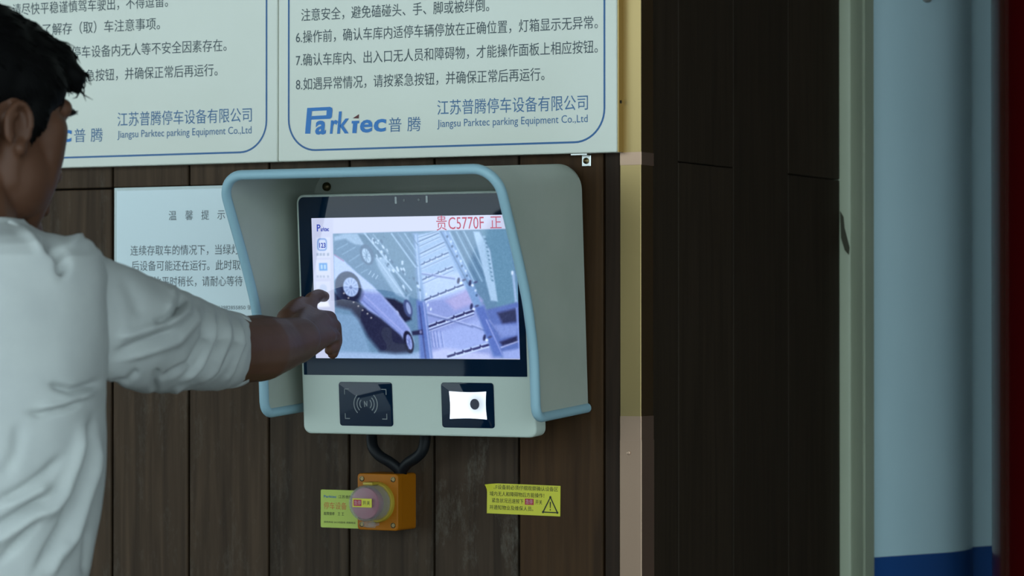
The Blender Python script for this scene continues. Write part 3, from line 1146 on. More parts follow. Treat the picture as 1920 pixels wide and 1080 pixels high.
    for k in range(7):
        a = math.radians(360 / 7 * k)
        Ln((640, 930), (640 + 15 * math.cos(a), 930 + 42 * math.sin(a)), 3, (98, 106, 166), soft=2)
    for x, y in ((262, 648), (288, 675), (318, 700), (345, 722), (370, 746), (398, 766), (420, 790)):
        El((x, y), 5, 4, -25, (196, 190, 186), soft=3)
    # compressed camera picture: muted violet, fine speckle, soft lens
    rs = np.random.RandomState(5)
    vio = np.clip((img[..., 2] - img[..., 1]) - 48, 0, 60)
    img[..., 1] += vio * 0.35 * V
    img[..., 0] -= vio * 0.08 * V
    sp = rs.normal(0, 1, (NZ, NX))
    for ax in (0, 1):
        sp = (np.roll(sp, 1, ax) + 2 * sp + np.roll(sp, -1, ax)) / 4
    img += (sp * 7 * V)[..., None]
    for _ in range(2):
        pd = np.pad(img, ((1, 1), (1, 1), (0, 0)), mode='edge')
        img = (pd[:-2, 1:-1] + pd[2:, 1:-1] + pd[1:-1, :-2] + pd[1:-1, 2:] + 4 * pd[1:-1, 1:-1]) / 8
    img *= 1 + V[..., None] * np.array([0.03, 0.06, 0.11])
    img = np.clip(img, 0, 255)
    c = img / 255.0
    c = np.where(c <= 0.04045, c / 12.92, ((c + 0.055) / 1.055) ** 2.4)
    # grid mesh, one face per sample
    gx = np.linspace(SX0, SX1, NX + 1)
    gz = np.linspace(SZ0, SZ1, NZ + 1)
    GX, GZ = np.meshgrid(gx, gz)
    V_ = np.stack([GX.ravel(), np.full(GX.size, -0.1004), GZ.ravel()], -1)
    i, j = np.meshgrid(np.arange(NZ), np.arange(NX), indexing='ij')
    a = (i * (NX + 1) + j).ravel()
    Fq = np.stack([a, a + 1, a + NX + 2, a + NX + 1], -1)
    me = bpy.data.meshes.new('screen')
    me.vertices.add(len(V_))
    me.vertices.foreach_set('co', V_.ravel())
    me.loops.add(Fq.size)
    me.loops.foreach_set('vertex_index', Fq.ravel())
    me.polygons.add(len(Fq))
    me.polygons.foreach_set('loop_start', np.arange(len(Fq)) * 4)
    me.update(calc_edges=True)
    ca = me.color_attributes.new('picture', 'FLOAT_COLOR', 'CORNER')
    cc = np.ones((len(Fq), 4, 4), np.float32)
    cc[:, :, :3] = c.reshape(-1, 1, 3)
    ca.data.foreach_set('color', cc.ravel())
    m = mat('lit_screen', (0.006, 0.006, 0.007), 0.05, spec=0.5, ior=1.65)
    b = m.node_tree.nodes['Principled BSDF']
    at = nd(m, 'ShaderNodeAttribute', attribute_name='picture')
    lk(m, at.outputs['Color'], b.inputs['Emission Color'])
    b.inputs['Emission Strength'].default_value = 1.0
    me.materials.append(m)
    o = bpy.data.objects.new('screen', me)
    COL.objects.link(o)
    o.parent = term
    # writing on the screen
    red = mat('red_glow', (0.02, 0, 0), 0.3, emit=lin((196, 92, 118)), estr=0.9)
    blu = mat('blue_glow', (0, 0, 0.02), 0.3, emit=lin((38, 62, 178)), estr=0.9)
    lt = MB()
    y = -0.1006
    a0, a1 = on_pl_local(818, 419, y), on_pl_local(907, 417, y)
    text(lt, '贵', a0[0], a0[0] + 0.0155, a0[2], 0.0185, y)
    text_fit(lt, 'C5770F', a0[0] + 0.0178, a1[0], a0[2] - 0.0078, a0[2] + 0.0078, y)
    b0 = on_pl_local(919, 417, y)
    text(lt, '正', b0[0], b0[0] + 0.0165, a0[2], 0.0165, y)
    text(lt, '在', b0[0] + 0.024, b0[0] + 0.0395, a0[2], 0.0165, y)
    lt.build('plate_number', [red], o, smooth=False)
    lt = MB()
    lg = on_pl_local(594, 428, y)
    text_fit(lt, 'P', lg[0], lg[0] + 0.0058, lg[2] - 0.0042, lg[2] + 0.0050, y, bold=0.02)
    text_fit(lt, 'arktec', lg[0] + 0.0058, lg[0] + 0.0186, lg[2] - 0.0042, lg[2] + 0.0016, y, bold=0.03)
    lt.build('menu_logo', [blu], o, smooth=False)
    lt = MB()
    q = on_pl_local(604.5, 460, y)
    text_fit(lt, '123', q[0] - 0.0048, q[0] + 0.0048, q[2] - 0.0034, q[2] + 0.0034, y, bold=0.03)
    lt.build('menu_icon', [blu], o, smooth=False)


screen()


def card_readers():
    # contactless card window
    mb = MB().prism(rrect(-0.0753, 0.0055, 0.0026, 0.0606, 0.004), -0.1004, -0.0985, bev=0.0004)
    o = mb.build('card_reader', M['glass'], term)
    pr = MB()
    y = -0.1007
    cx, cz = -0.0349, 0.0318
    for sx in (-1, 1):
        for k, r_ in enumerate((0.0065, 0.0105, 0.0150)):
            pts = [(cx + sx * (r_ * math.cos(a) * 1.05 + 0.002), cz + r_ * 1.05 * math.sin(a)) for a in np.linspace(-0.85, 0.85, 13)]
            band(pr, pts, 0.0013, y)
        for sz in (-1, 1):
            x_, z_ = cx + sx * 0.0315, cz + sz * 0.0195
            band(pr, [(x_ - sx * 0.007, z_), (x_, z_)], 0.0011, y)
            band(pr, [(x_, z_ + sz * 0.0005), (x_, z_ - sz * 0.007)], 0.0011, y)
    band(pr, [(cx - 0.002, cz + 0.004), (cx - 0.0015, cz - 0.004)], 0.0012, y)
    band(pr, [(cx - 0.002, cz + 0.004), (cx + 0.002, cz - 0.003)], 0.0012, y)
    band(pr, [(cx + 0.002, cz - 0.003), (cx + 0.0022, cz + 0.004)], 0.0012, y)
    pr.build('symbol', M['grey_print'], o, smooth=False)
    # lit code scanner window
    mb = MB().prism(rrect(0.0786, 0.1556, 0.0026, 0.0612, 0.004), -0.1004, -0.0985, bev=0.0004)
    o2 = mb.build('code_scanner', M['glass'], term)
    x0, x1, z0, z1 = 0.0905, 0.1448, 0.0140, 0.0500
    pts = []
    for (a, b) in (((x0, z0), (x1, z0)), ((x1, z0), (x1, z1)), ((x1, z1), (x0, z1)), ((x0, z1), (x0, z0))):
        for k in range(10):
            t = k / 10
            w_ = math.sin(math.pi * t) * 0.0011
            x, z = a[0] + (b[0] - a[0]) * t, a[1] + (b[1] - a[1]) * t
            n_ = (-(b[1] - a[1]), b[0] - a[0])
            ln_ = math.hypot(*n_)
            pts.append((x + n_[0] / ln_ * w_, z + n_[1] / ln_ * w_))
    glow = mat('scanner_glow', (0.5, 0.5, 0.5), 0.3, emit=(0.80, 0.88, 1.0), estr=1.35)
    b_ = glow.node_tree.nodes['Principled BSDF']
    tc = nd(glow, 'ShaderNodeTexCoord')
    sp = nd(glow, 'ShaderNodeVectorMath', operation='DISTANCE')
    sp.inputs[1].default_value = (0.131, -0.1, 0.034)
    lk(glow, tc.outputs['Object'], sp.inputs[0])
    mr = nd(glow, 'ShaderNodeMapRange')
    mr.inputs[1].default_value, mr.inputs[2].default_value = 0.006, 0.026
    mr.inputs[3].default_value, mr.inputs[4].default_value = 0.55, 1.45
    lk(glow, sp.outputs['Value'], mr.inputs[0])
    lk(glow, mr.outputs[0], b_.inputs['Emission Strength'])
    wm = MB().prism(pts, -0.1007, -0.1004)
    win = wm.build('light_window', glow, o2, smooth=False)
    win['label'] = 'glowing white scan window'
    p = on_pl_local(890, 758, -0.101)
    dm = MB().prism([(p[0] + 0.0066 * math.cos(a), p[2] + 0.0070 * math.sin(a)) for a in np.linspace(0, 2 * math.pi, 33)[:-1]], -0.1012, -0.1007)
    dm.build('lens', mat('scan_lens', (0.05, 0.05, 0.075), 0.3), o2)


card_readers()

# ------------------------------------------------------------------ black cable loop under the terminal
def cable():
    y = -0.035

    def q(u, v, yy):
        return on_y(u, v, yy)
    pts = [q(697, 800, -0.03), q(697, 822, -0.033), q(700, 840, -0.036), q(712, 855, -0.036), q(730, 866, -0.033), q(745, 878, -0.028), q(752, 892, -0.024)]
    pts2 = [q(797, 800, -0.03), q(797, 825, -0.033), q(792, 845, -0.034), q(780, 858, -0.033), q(765, 868, -0.03), q(755, 880, -0.026), q(752, 892, -0.024)]

    def spline(P, k=6):
        P = [np.array(p) for p in P]
        P = [2 * P[0] - P[1]] + P + [2 * P[-1] - P[-2]]
        out = []
        for i in range(1, len(P) - 2):
            for j in range(k):
                t = j / k
                out.append(0.5 * ((2 * P[i]) + (-P[i - 1] + P[i + 1]) * t + (2 * P[i - 1] - 5 * P[i] + 4 * P[i + 1] - P[i + 2]) * t * t + (-P[i - 1] + 3 * P[i] - 3 * P[i + 1] + P[i + 2]) * t ** 3))
        out.append(P[-2])
        return out
    full = spline(pts) + spline(pts2)[::-1][1:]
    mb = MB().tube(full, 0.0074, n=16)
    o = mb.build('cable', M['cable'], angle=80)
    tag(o, 'thick black cable looping from under the terminal to the orange switch box', 'cable')


cable()

# ------------------------------------------------------------------ emergency stop switch
def stop_switch():
    x0, x1, z0, z1, yd = -0.0788, -0.0165, 1.1715, 1.2468, -0.049
    cx, cz = (x0 + x1) / 2 - 0.0011, 1.2088
    t = thing('emergency_stop_switch', 'orange emergency stop box with clear covered mauve button', 'switch', (cx, 0, z0))
    o = Vector(t.location)

    def fin(mb, name, m, parent=t, **kw):
        mb.v = [tuple(Vector(p) - o) for p in mb.v]
        return mb.build(name, m, parent, **kw)
    mb = MB()
    mb.prism(rrect(x0, x1, z0, z1, 0.004), yd + 0.012, -0.0002)
    mb.prism(rrect(x0, x1, z0, z1, 0.0045), yd, yd + 0.0115, bev=0.0016)
    fin(mb, 'box', M['orange'])
    for sx in (x0 + 0.0072, x1 - 0.0072):
        for sz in (z0 + 0.0072, z1 - 0.0072):
            s_ = MB()
            s_.lathe([(0.0036, 0), (0.0036, 0.0008), (0.0028, 0.0010), (0.0024, 0.0002)], (sx, yd - 0.0001, sz), n=20)
            fin(s_, 'screw', M['brass'])
    mb = MB()
    mb.lathe([(0.0275, 0), (0.0270, 0.003), (0.0262, 0.005), (0.0245, 0.0055), (0.0235, 0.0052)], (cx, yd - 0.0001, cz), n=56, cap1=True)
    fin(mb, 'collar', M['yellow'])
    mb = MB()
    mb.lathe([(0.0105, 0.0055), (0.0105, 0.013), (0.0200, 0.0165), (0.0217, 0.020), (0.0217, 0.029), (0.0205, 0.0315), (0.013, 0.0325)], (cx, yd, cz), n=48)
    fin(mb, 'button', M['button_red'])
    # clear lift cover
    mb = MB()
    mb.lathe([(0.0240, 0.0055), (0.0240, 0.031), (0.0228, 0.0345), (0.0205, 0.0360), (0.001, 0.0362), (0.001, 0.0352), (0.0200, 0.0350), (0.0220, 0.0332), (0.0230, 0.031), (0.0230, 0.0055)], (cx, yd, cz), n=56, cap0=False, cap1=False)
    mb.box(cx - 0.006, cx + 0.008, yd - 0.028, yd - 0.020, cz - 0.0315, cz - 0.0225, 0.002, 2)
    cov = fin(mb, 'cover', M['clear'])
    cov['label'] = 'clear plastic lift cover'
    mb = MB()
    mb.lathe([(0.004, -0.006), (0.004, 0.006)], (cx, yd - 0.016, cz - 0.029), axis=(1, 0, 0), n=20)
    mb.box(cx - 0.004, cx + 0.004, yd - 0.016, yd, cz - 0.031, cz - 0.027, 0.001)
    fin(mb, 'latch', M['clear'])
    mb = MB()
    mb.box(cx - 0.009, cx + 0.006, yd - 0.022, yd - 0.001, cz + 0.0235, cz + 0.0275, 0.001)
    fin(mb, 'hinge', M['yellow'])
    # little label stuck on the cover
    mb = MB()
    yl = yd - 0.0365
    p = on_y(679, 943, yl)
    xa, xb = on_y(661, 943, yl)[0], on_y(697, 943, yl)[0]
    mb.box(xa, xb, yl - 0.0002, yl + 0.0002, p[2] - 0.0058, p[2] + 0.0058)
    lb = fin(mb, 'label_plate', M['sticker'], smooth=False)
    ink = MB()
    h = 0.0042
    w = xb - xa
    ink.box(xa + 0.06 * w, xa + 0.47 * w, yl - 0.0004, yl - 0.0002, p[2] - h, p[2] + h, mi=0)
    text(ink, '急停', xa + 0.10 * w, xa + 0.44 * w, p[2], 0.0056, yl - 0.0006, mi=1)
    text(ink, '开关', xa + 0.54 * w, xa + 0.92 * w, p[2], 0.0056, yl - 0.0006, mi=2)
    ink2 = fin(ink, 'lettering', [M['sticker_red'], mat('pale_pink', (0.5, 0.3, 0.34), 0.5), M['sticker_ink']], smooth=False)
    ink2.parent = lb


stop_switch()


def maintenance_sticker():
    x0, x1, z0, z1 = -0.1645, -0.0700, 1.1690, 1.2205
    t = thing('maintenance_sticker', 'lime yellow printed plate partly behind the orange stop box', 'sticker', ((x0 + x1) / 2, 0, z0))
    o = Vector(t.location)

    def fin(mb, name, m, **kw):
        mb.v = [tuple(Vector(p) - o) for p in mb.v]
        return mb.build(name, m, t, **kw)
    fin(MB().prism(rrect(x0, x1, z0, z1, 0.002), -0.0009, -0.0001), 'plate', M['sticker_green'])
    y = -0.0012
    ink = MB()
    text_fit(ink, 'Parktec', x0 + 0.005, x0 + 0.025, 1.2095, 1.2130, y, bold=0.02, mi=0)
    text(ink, '江苏普腾停车设备', x0 + 0.028, x0 + 0.072, 1.2113, 0.0042, y, mi=1)
    text(ink, '停车设备', x0 + 0.005, x0 + 0.041, 1.1986, 0.0092, y, mi=2)
    text(ink, '故障报修', x0 + 0.005, x0 + 0.022, 1.1880, 0.0044, y, mi=1)
    text(ink, '王 工', x0 + 0.027, x0 + 0.037, 1.1880, 0.0044, y, mi=1)
    text(ink, '保养热线 24小时服务 请拨电话', x0 + 0.005, x0 + 0.055, 1.1765, 0.0026, y, mi=1)
    fin(ink, 'lettering', [M['blue_ink'], M['sticker_ink'], M['sticker_orange']], smooth=False)


maintenance_sticker()


def warning_sticker():
    x0, x1, z0, z1 = 0.0915, 0.2000, 1.1950, 1.2350
    t = thing('warning_sticker', 'bright yellow warning sticker with black triangle, its upper left corner lifting', 'sticker', ((x0 + x1) / 2, 0, z0), (0, math.radians(0.6), 0))
    o = Vector(t.location)
    NX, NZ = 24, 10
    mb = MB()
    V, Fc = [], []

    def lift(x, z):
        d = math.hypot((x - x0) / 0.016, (z1 - z) / 0.010)
        return 0.0045 * max(0, 1 - d) ** 1.3
    for k in (0, 1):
        for j in range(NZ + 1):
            for i in range(NX + 1):
                x, z = x0 + (x1 - x0) * i / NX, z0 + (z1 - z0) * j / NZ
                V.append((x - lift(x, z) * 0.3 - o.x, -0.0002 - 0.0005 * (1 - k) - lift(x, z), z - lift(x, z) * 0.4 - o.z))
    q = (NX + 1) * (NZ + 1)
    for j in range(NZ):
        for i in range(NX):
            a = j * (NX + 1) + i
            Fc.append((a, a + 1, a + NX + 2, a + NX + 1))
            Fc.append((q + a, q + a + NX + 1, q + a + NX + 2, q + a + 1))
    for i in range(NX):
        for b in (i, NZ * (NX + 1) + i):
            Fc.append((b, q + b, q + b + 1, b + 1))
    for j in range(NZ):
        for b in (j * (NX + 1), j * (NX + 1) + NX):
            Fc.append((b, b + NX + 1, q + b + NX + 1, q + b))
    mb.add(V, Fc)
    mb.build('film', M['sticker'], t)
    y = -0.0010
    ink = MB()

    def L_(s, a, b, zc, mi=0, h=0.0058):
        text(ink, s, x0 + a, x0 + b, zc, h, y, mi=mi)
    L_('作设备前必须仔细观察确认设备区', 0.0095, 0.1050, 1.2302)
    L_('域内无人和障碍物后方能操作！', 0.0040, 0.0850, 1.2212)
    L_('紧急状况迅速按下', 0.0075, 0.0545, 1.2124)
    ink.box(x0 + 0.0565, x0 + 0.0695, y, y + 0.0002, 1.2085, 1.2165, mi=1)
    text(ink, '急停', x0 + 0.0580, x0 + 0.0680, 1.2125, 0.0056, y - 0.0003, mi=2)
    L_('开关', 0.0720, 0.0820, 1.2124)
    L_('并通知物业及维保人员。', 0.0040, 0.0690, 1.2032)
    tri = [(x0 + 0.0835, 1.1998), (x0 + 0.1045, 1.1998), (x0 + 0.0940, 1.2196)]
    band(ink, tri, 0.0032, y, closed=True)
    for p in tri:
        ink.prism([(p[0] + 0.0016 * math.cos(a), p[1] + 0.0016 * math.sin(a)) for a in np.linspace(0, 2 * math.pi, 13)[:-1]], y - 0.0001, y)
    poly_on(ink, [(x0 + 0.0931, 1.2135), (x0 + 0.0949, 1.2135), (x0 + 0.0945, 1.2055), (x0 + 0.0935, 1.2055)], y, lambda a, b: (a, 0, b))
    poly_on(ink, [(x0 + 0.0932, 1.2040), (x0 + 0.0948, 1.2040), (x0 + 0.0948, 1.2024), (x0 + 0.0932, 1.2024)], y, lambda a, b: (a, 0, b))
    ink.v = [tuple(Vector(p) - o) for p in ink.v]
    ink.build('lettering', [M['sticker_ink'], M['sticker_red'], mat('pale_pink_ink', (0.55, 0.3, 0.34), 0.5)], t, smooth=False)


warning_sticker()

# ------------------------------------------------------------------ the man at the terminal
def remesh(mb, voxel, smooth_it, name):
    """fuse overlapping closed pieces into one continuous skin"""
    me = bpy.data.meshes.new(name)
    me.from_pydata(mb.v, [], mb.f)
    bm = bmesh.new()
    bm.from_mesh(me)
    bmesh.ops.recalc_face_normals(bm, faces=bm.faces)
    bm.to_mesh(me)
    bm.free()
    o = bpy.data.objects.new(name, me)
    COL.objects.link(o)
    md = o.modifiers.new('r', 'REMESH')
    md.mode = 'VOXEL'
    md.voxel_size = voxel
    sm = o.modifiers.new('s', 'SMOOTH')
    sm.factor = 0.5
    sm.iterations = smooth_it
    bpy.context.view_layer.update()
    dg = bpy.context.evaluated_depsgraph_get()
    new = bpy.data.meshes.new_from_object(o.evaluated_get(dg))
    bpy.data.objects.remove(o)
    bpy.data.meshes.remove(me)
    new.name = name
    new.polygons.foreach_set('use_smooth', [True] * len(new.polygons))
    return new


def V3(u, v, d):
    return Vector(at_d(u, v, d))


PHI = math.radians(-18)
BF = Vector((math.sin(PHI), math.cos(PHI), 0))           # chest direction
BR = Vector((math.cos(PHI), -math.sin(PHI), 0))          # towards his right
BC = V3(-120, 602, 3.30)
BC.z = 0
# head frame: looks towards the screen, slightly bowed
HC = V3(-39, 249, 3.38)
az = math.radians(17)
HF0 = Vector((math.sin(az), math.cos(az), 0))
HR = Vector((math.cos(az), -math.sin(az), 0))
bow = math.radians(9)
HFW = HF0 * math.cos(bow) - Vector((0, 0, 1)) * math.sin(bow)
HUP = HR.cross(HFW)


def H(x, y, z):
    return HC + HR * x + HFW * y + HUP * z


HROT = Matrix((HR, HFW, HUP)).transposed()


def bodyp(r, f, z):
    return BC + BR * r + BF * f + Vector((0, 0, z))


def make_body():
    mb = MB()
    B = lambda c, r: mb.ball(H(*c), r, 24, 16, rot=HROT)
    Cp = lambda p, q, a, b: mb.capsule(H(*p), H(*q), a, b)
    B((0, -0.012, 0.045), (0.077, 0.097, 0.083))
    B((0, 0.040, -0.020), (0.064, 0.056, 0.080))
    B((0, 0.030, 0.035), (0.070, 0.062, 0.055))
    for s in (-1, 1):
        Cp((s * 0.056, 0.006, -0.055), (s * 0.018, 0.070, -0.098), 0.019, 0.017)
        Cp((s * 0.060, 0.000, -0.010), (s * 0.056, 0.006, -0.055), 0.016, 0.019)
        mb.chain([H(s * 0.046, 0.056, 0.012), H(s * 0.046, 0.053, -0.015), H(s * 0.0445, 0.050, -0.045), H(s * 0.036, 0.049, -0.078), H(s * 0.020, 0.056, -0.101)], [0.025, 0.0268, 0.0262, 0.0225, 0.019])
        B((s * 0.050, 0.025, -0.045), (0.026, 0.045, 0.05))
        Cp((s * 0.050, 0.071, 0.040), (s * 0.014, 0.087, 0.036), 0.012, 0.012)
        B((s * 0.032, 0.0745, 0.023), (0.016, 0.0145, 0.0125))
        # ear: rim, lobe, inner wall
        rim = [(s * (0.075 + 0.009 * math.sin(t_) ** 2), -0.004 - 0.018 * math.cos(a) - 0.006 * math.sin(a) * 0, 0.004 + 0.031 * math.sin(a)) for a, t_ in [(math.radians(q), math.radians(90)) for q in range(-70, 190, 20)]]
        rim = [(s * 0.083, -0.008 - 0.016 * math.cos(math.radians(q)), 0.004 + 0.0235 * math.sin(math.radians(q))) for q in range(-60, 200, 20)]
        for i in range(len(rim) - 1):
            mb.capsule(H(*rim[i]), H(*rim[i + 1]), 0.0042, 0.0042, 8)
        B((s * 0.073, -0.006, 0.002), (0.006, 0.015, 0.022))
        B((s * 0.080, 0.001, -0.020), (0.006, 0.008, 0.009))
        B((s * 0.080, 0.008, -0.004), (0.005, 0.005, 0.009))
        anti = [(s * 0.084, -0.010 - 0.008 * math.cos(math.radians(q)), 0.002 + 0.013 * math.sin(math.radians(q))) for q in range(-70, 110, 30)]
        for i in range(len(anti) - 1):
            mb.capsule(H(*anti[i]), H(*anti[i + 1]), 0.003, 0.003, 8)
    B((0, 0.078, -0.102), (0.022, 0.016, 0.017))
    Cp((0, 0.088, 0.016), (0, 0.108, -0.028), 0.008, 0.0105)
    for s in (-1, 1):
        B((s * 0.011, 0.098, -0.032), (0.008, 0.009, 0.007))
    Cp((-0.020, 0.088, -0.060), (0.020, 0.088, -0.060), 0.007, 0.007)
    Cp((-0.017, 0.088, -0.072), (0.017, 0.088, -0.072), 0.008, 0.008)
    # neck and trunk (inside the clothes)
    nb = bodyp(0.03, 0.01, 1.50)
    mb.capsule(H(0, -0.022, -0.035), nb, 0.055, 0.062)
    mb.capsule(H(0, 0.030, -0.085), bodyp(0.02, 0.05, 1.49), 0.036, 0.045)
    mb.chain([bodyp(0.02, 0.0, 1.47), bodyp(0.0, 0.005, 1.30), bodyp(0, 0.0, 1.12), bodyp(0, 0, 0.98)], [0.085, 0.105, 0.098, 0.105])
    for s in (-1, 1):
        mb.capsule(bodyp(s * 0.06, 0.0, 1.40), bodyp(s * 0.06, 0.0, 1.05), 0.085, 0.085)
    sh = V3(172, 592, 3.345)
    mb.capsule(bodyp(0.05, 0.0, 1.44), sh, 0.055, 0.038)
    el = V3(372, 652, 3.60)
    wr = V3(556, 641, 3.815)
    mb.chain([sh, el], [0.038, 0.035])
    f1 = el.lerp(wr, 0.25)
    f2 = el.lerp(wr, 0.62)
    mb.chain([el, f1 + Vector((0, 0, -0.006)), f2 + Vector((0, 0, -0.005)), wr], [0.034, 0.0408, 0.0415, 0.0280])
    mb.capsule(f2 + Vector((0.0, 0, -0.006)), wr + Vector((0.004, 0, 0.004)), 0.038, 0.0275)
    # right hand: index finger out to the screen, the others curled under
    idx, mid, rng, pky = V3(574, 588, 3.915), V3(592, 598, 3.915), V3(606, 612, 3.905), V3(613, 630, 3.89)
    for k, (p, r1) in enumerate(((idx, 0.0125), (mid, 0.013), (rng, 0.0125), (pky, 0.0115))):
        base = wr + (p - wr) * 0.10 + Vector((0.0, 0, 0.012 - 0.008 * k))
        mb.capsule(base, p, 0.0165, r1)
    mb.capsule(wr.lerp(mid, 0.35), mid.lerp(rng, 0.5), 0.021, 0.016)
    mb.capsule(wr.lerp(pky, 0.25), pky, 0.018, 0.0125)
    tip = Vector(t2w(on_pl_local(608, 556, -0.1095)))
    ip1 = V3(584, 562, 3.955)
    ip2 = ip1.lerp(tip, 0.55) + Vector((0, 0, 0.0035))
    mb.chain([idx, ip1, ip2, tip], [0.0115, 0.0098, 0.0088, 0.0076])
    mb.chain([mid, V3(617, 597, 3.955), V3(627, 622, 3.962), V3(619, 642, 3.945)], [0.0125, 0.0105, 0.0092, 0.0078])
    mb.chain([rng, V3(626, 612, 3.945), V3(630, 640, 3.955), V3(624, 663, 3.94)], [0.0120, 0.0102, 0.0090, 0.0076])
    mb.chain([pky, V3(627, 630, 3.915), V3(628, 650, 3.918), V3(617, 657, 3.90)], [0.0108, 0.0088, 0.0078, 0.0066])
    th0 = wr + Vector((-0.018, 0.008, 0.004))
    mb.chain([th0, V3(538, 598, 3.865), V3(553, 576, 3.905), V3(566, 566, 3.935)], [0.0185, 0.0140, 0.0105, 0.0080])
    # left arm hanging down
    ls = bodyp(-0.165, 0.0, 1.44)
    le = bodyp(-0.235, -0.01, 1.16)
    lw = bodyp(-0.245, 0.07, 0.92)
    mb.chain([bodyp(-0.05, 0, 1.44), ls, le], [0.06, 0.052, 0.041])
    mb.chain([le, le.lerp(lw, 0.3), lw], [0.040, 0.0425, 0.0275])
    kn = [lw + BF * (0.035 - 0.021 * k) + Vector((0, 0, -0.088 + 0.004 * abs(k - 1))) - BR * 0.004 + BF * 0.008 for k in range(4)]
    for k, p in enumerate(kn):
        mb.capsule(lw + BF * (0.012 - 0.008 * k) + Vector((0, 0, -0.015)), p, 0.0165, 0.0115)
        ln_ = (0.040, 0.044, 0.041, 0.032)[k]
        q1 = p + Vector((0, 0, -ln_)) + BR * 0.010
        q2 = q1 + Vector((0, 0, -ln_ * 0.6)) + BR * 0.014
        q3 = q2 + Vector((0, 0, -ln_ * 0.4)) + BR * 0.014
        mb.chain([p, q1, q2, q3], [0.0105, 0.0092, 0.0085, 0.0072])
    mb.chain([lw + BF * 0.018 + Vector((0, 0, -0.02)), lw + BF * 0.052 + Vector((0, 0, -0.055)) + BR * 0.012, lw + BF * 0.058 + Vector((0, 0, -0.088)) + BR * 0.02, lw + BF * 0.056 + Vector((0, 0, -0.112)) + BR * 0.028], [0.018, 0.0135, 0.0108, 0.0085])
    # legs and feet
    for s in (-1, 1):
        hip, kn_, an = bodyp(s * 0.085, 0, 0.95), bodyp(s * 0.10, 0.01, 0.50), bodyp(s * 0.11, -0.02, 0.09)
        mb.chain([hip, kn_, an], [0.085, 0.055, 0.036])
        mb.capsule(an + Vector((0, 0, -0.045)), an + BF * 0.13 + Vector((0, 0, -0.055)), 0.033, 0.026)
        mb.capsule(an, an + Vector((0, 0, -0.045)), 0.036, 0.034)
    me = remesh(mb, 0.0029, 4, 'person')
    me.materials.append(M['skin'])
    o = bpy.data.objects.new('person', me)
    COL.objects.link(o)
    tag(o, 'man in white three-quarter sleeve shirt touching the terminal screen with his right index finger', 'person')
    return o, sh, el, wr, ls, le, lw


man, P_SH, P_EL, P_WR, P_LS, P_LE, P_LW = make_body()


def face_details():
    for s in (-1, 1):
        mb = MB()
        mb.ball(H(s * 0.032, 0.0755, 0.017), 0.0115, 20, 14)
        mb.ball(H(s * 0.032, 0.081, 0.017), 0.0072, 20, 14, mi=1)
        mb.build('eye', [M['eye'], M['iris']], man)
        mb = MB()
        pts = [H(s * (0.014 + 0.011 * k), 0.1005 - 0.0006 * k - 0.0012 * k * k, 0.039 + 0.003 * math.sin(k)) for k in range(5)]
        mb.tube(pts, [0.003, 0.0042, 0.0046, 0.004, 0.0022], n=8)
        for k in range(26):
            t = k / 25 * 4
            i = min(int(t), 3)
            p = pts[i].lerp(pts[i + 1], t - i)
            mb.tube([p, p + HR * s * 0.006 + HFW * 0.004 + HUP * (0.002 * ((k % 3) - 1))], [0.0011, 0.0002], n=4)
        mb.build('eyebrow', M['hair'], man)


face_details()


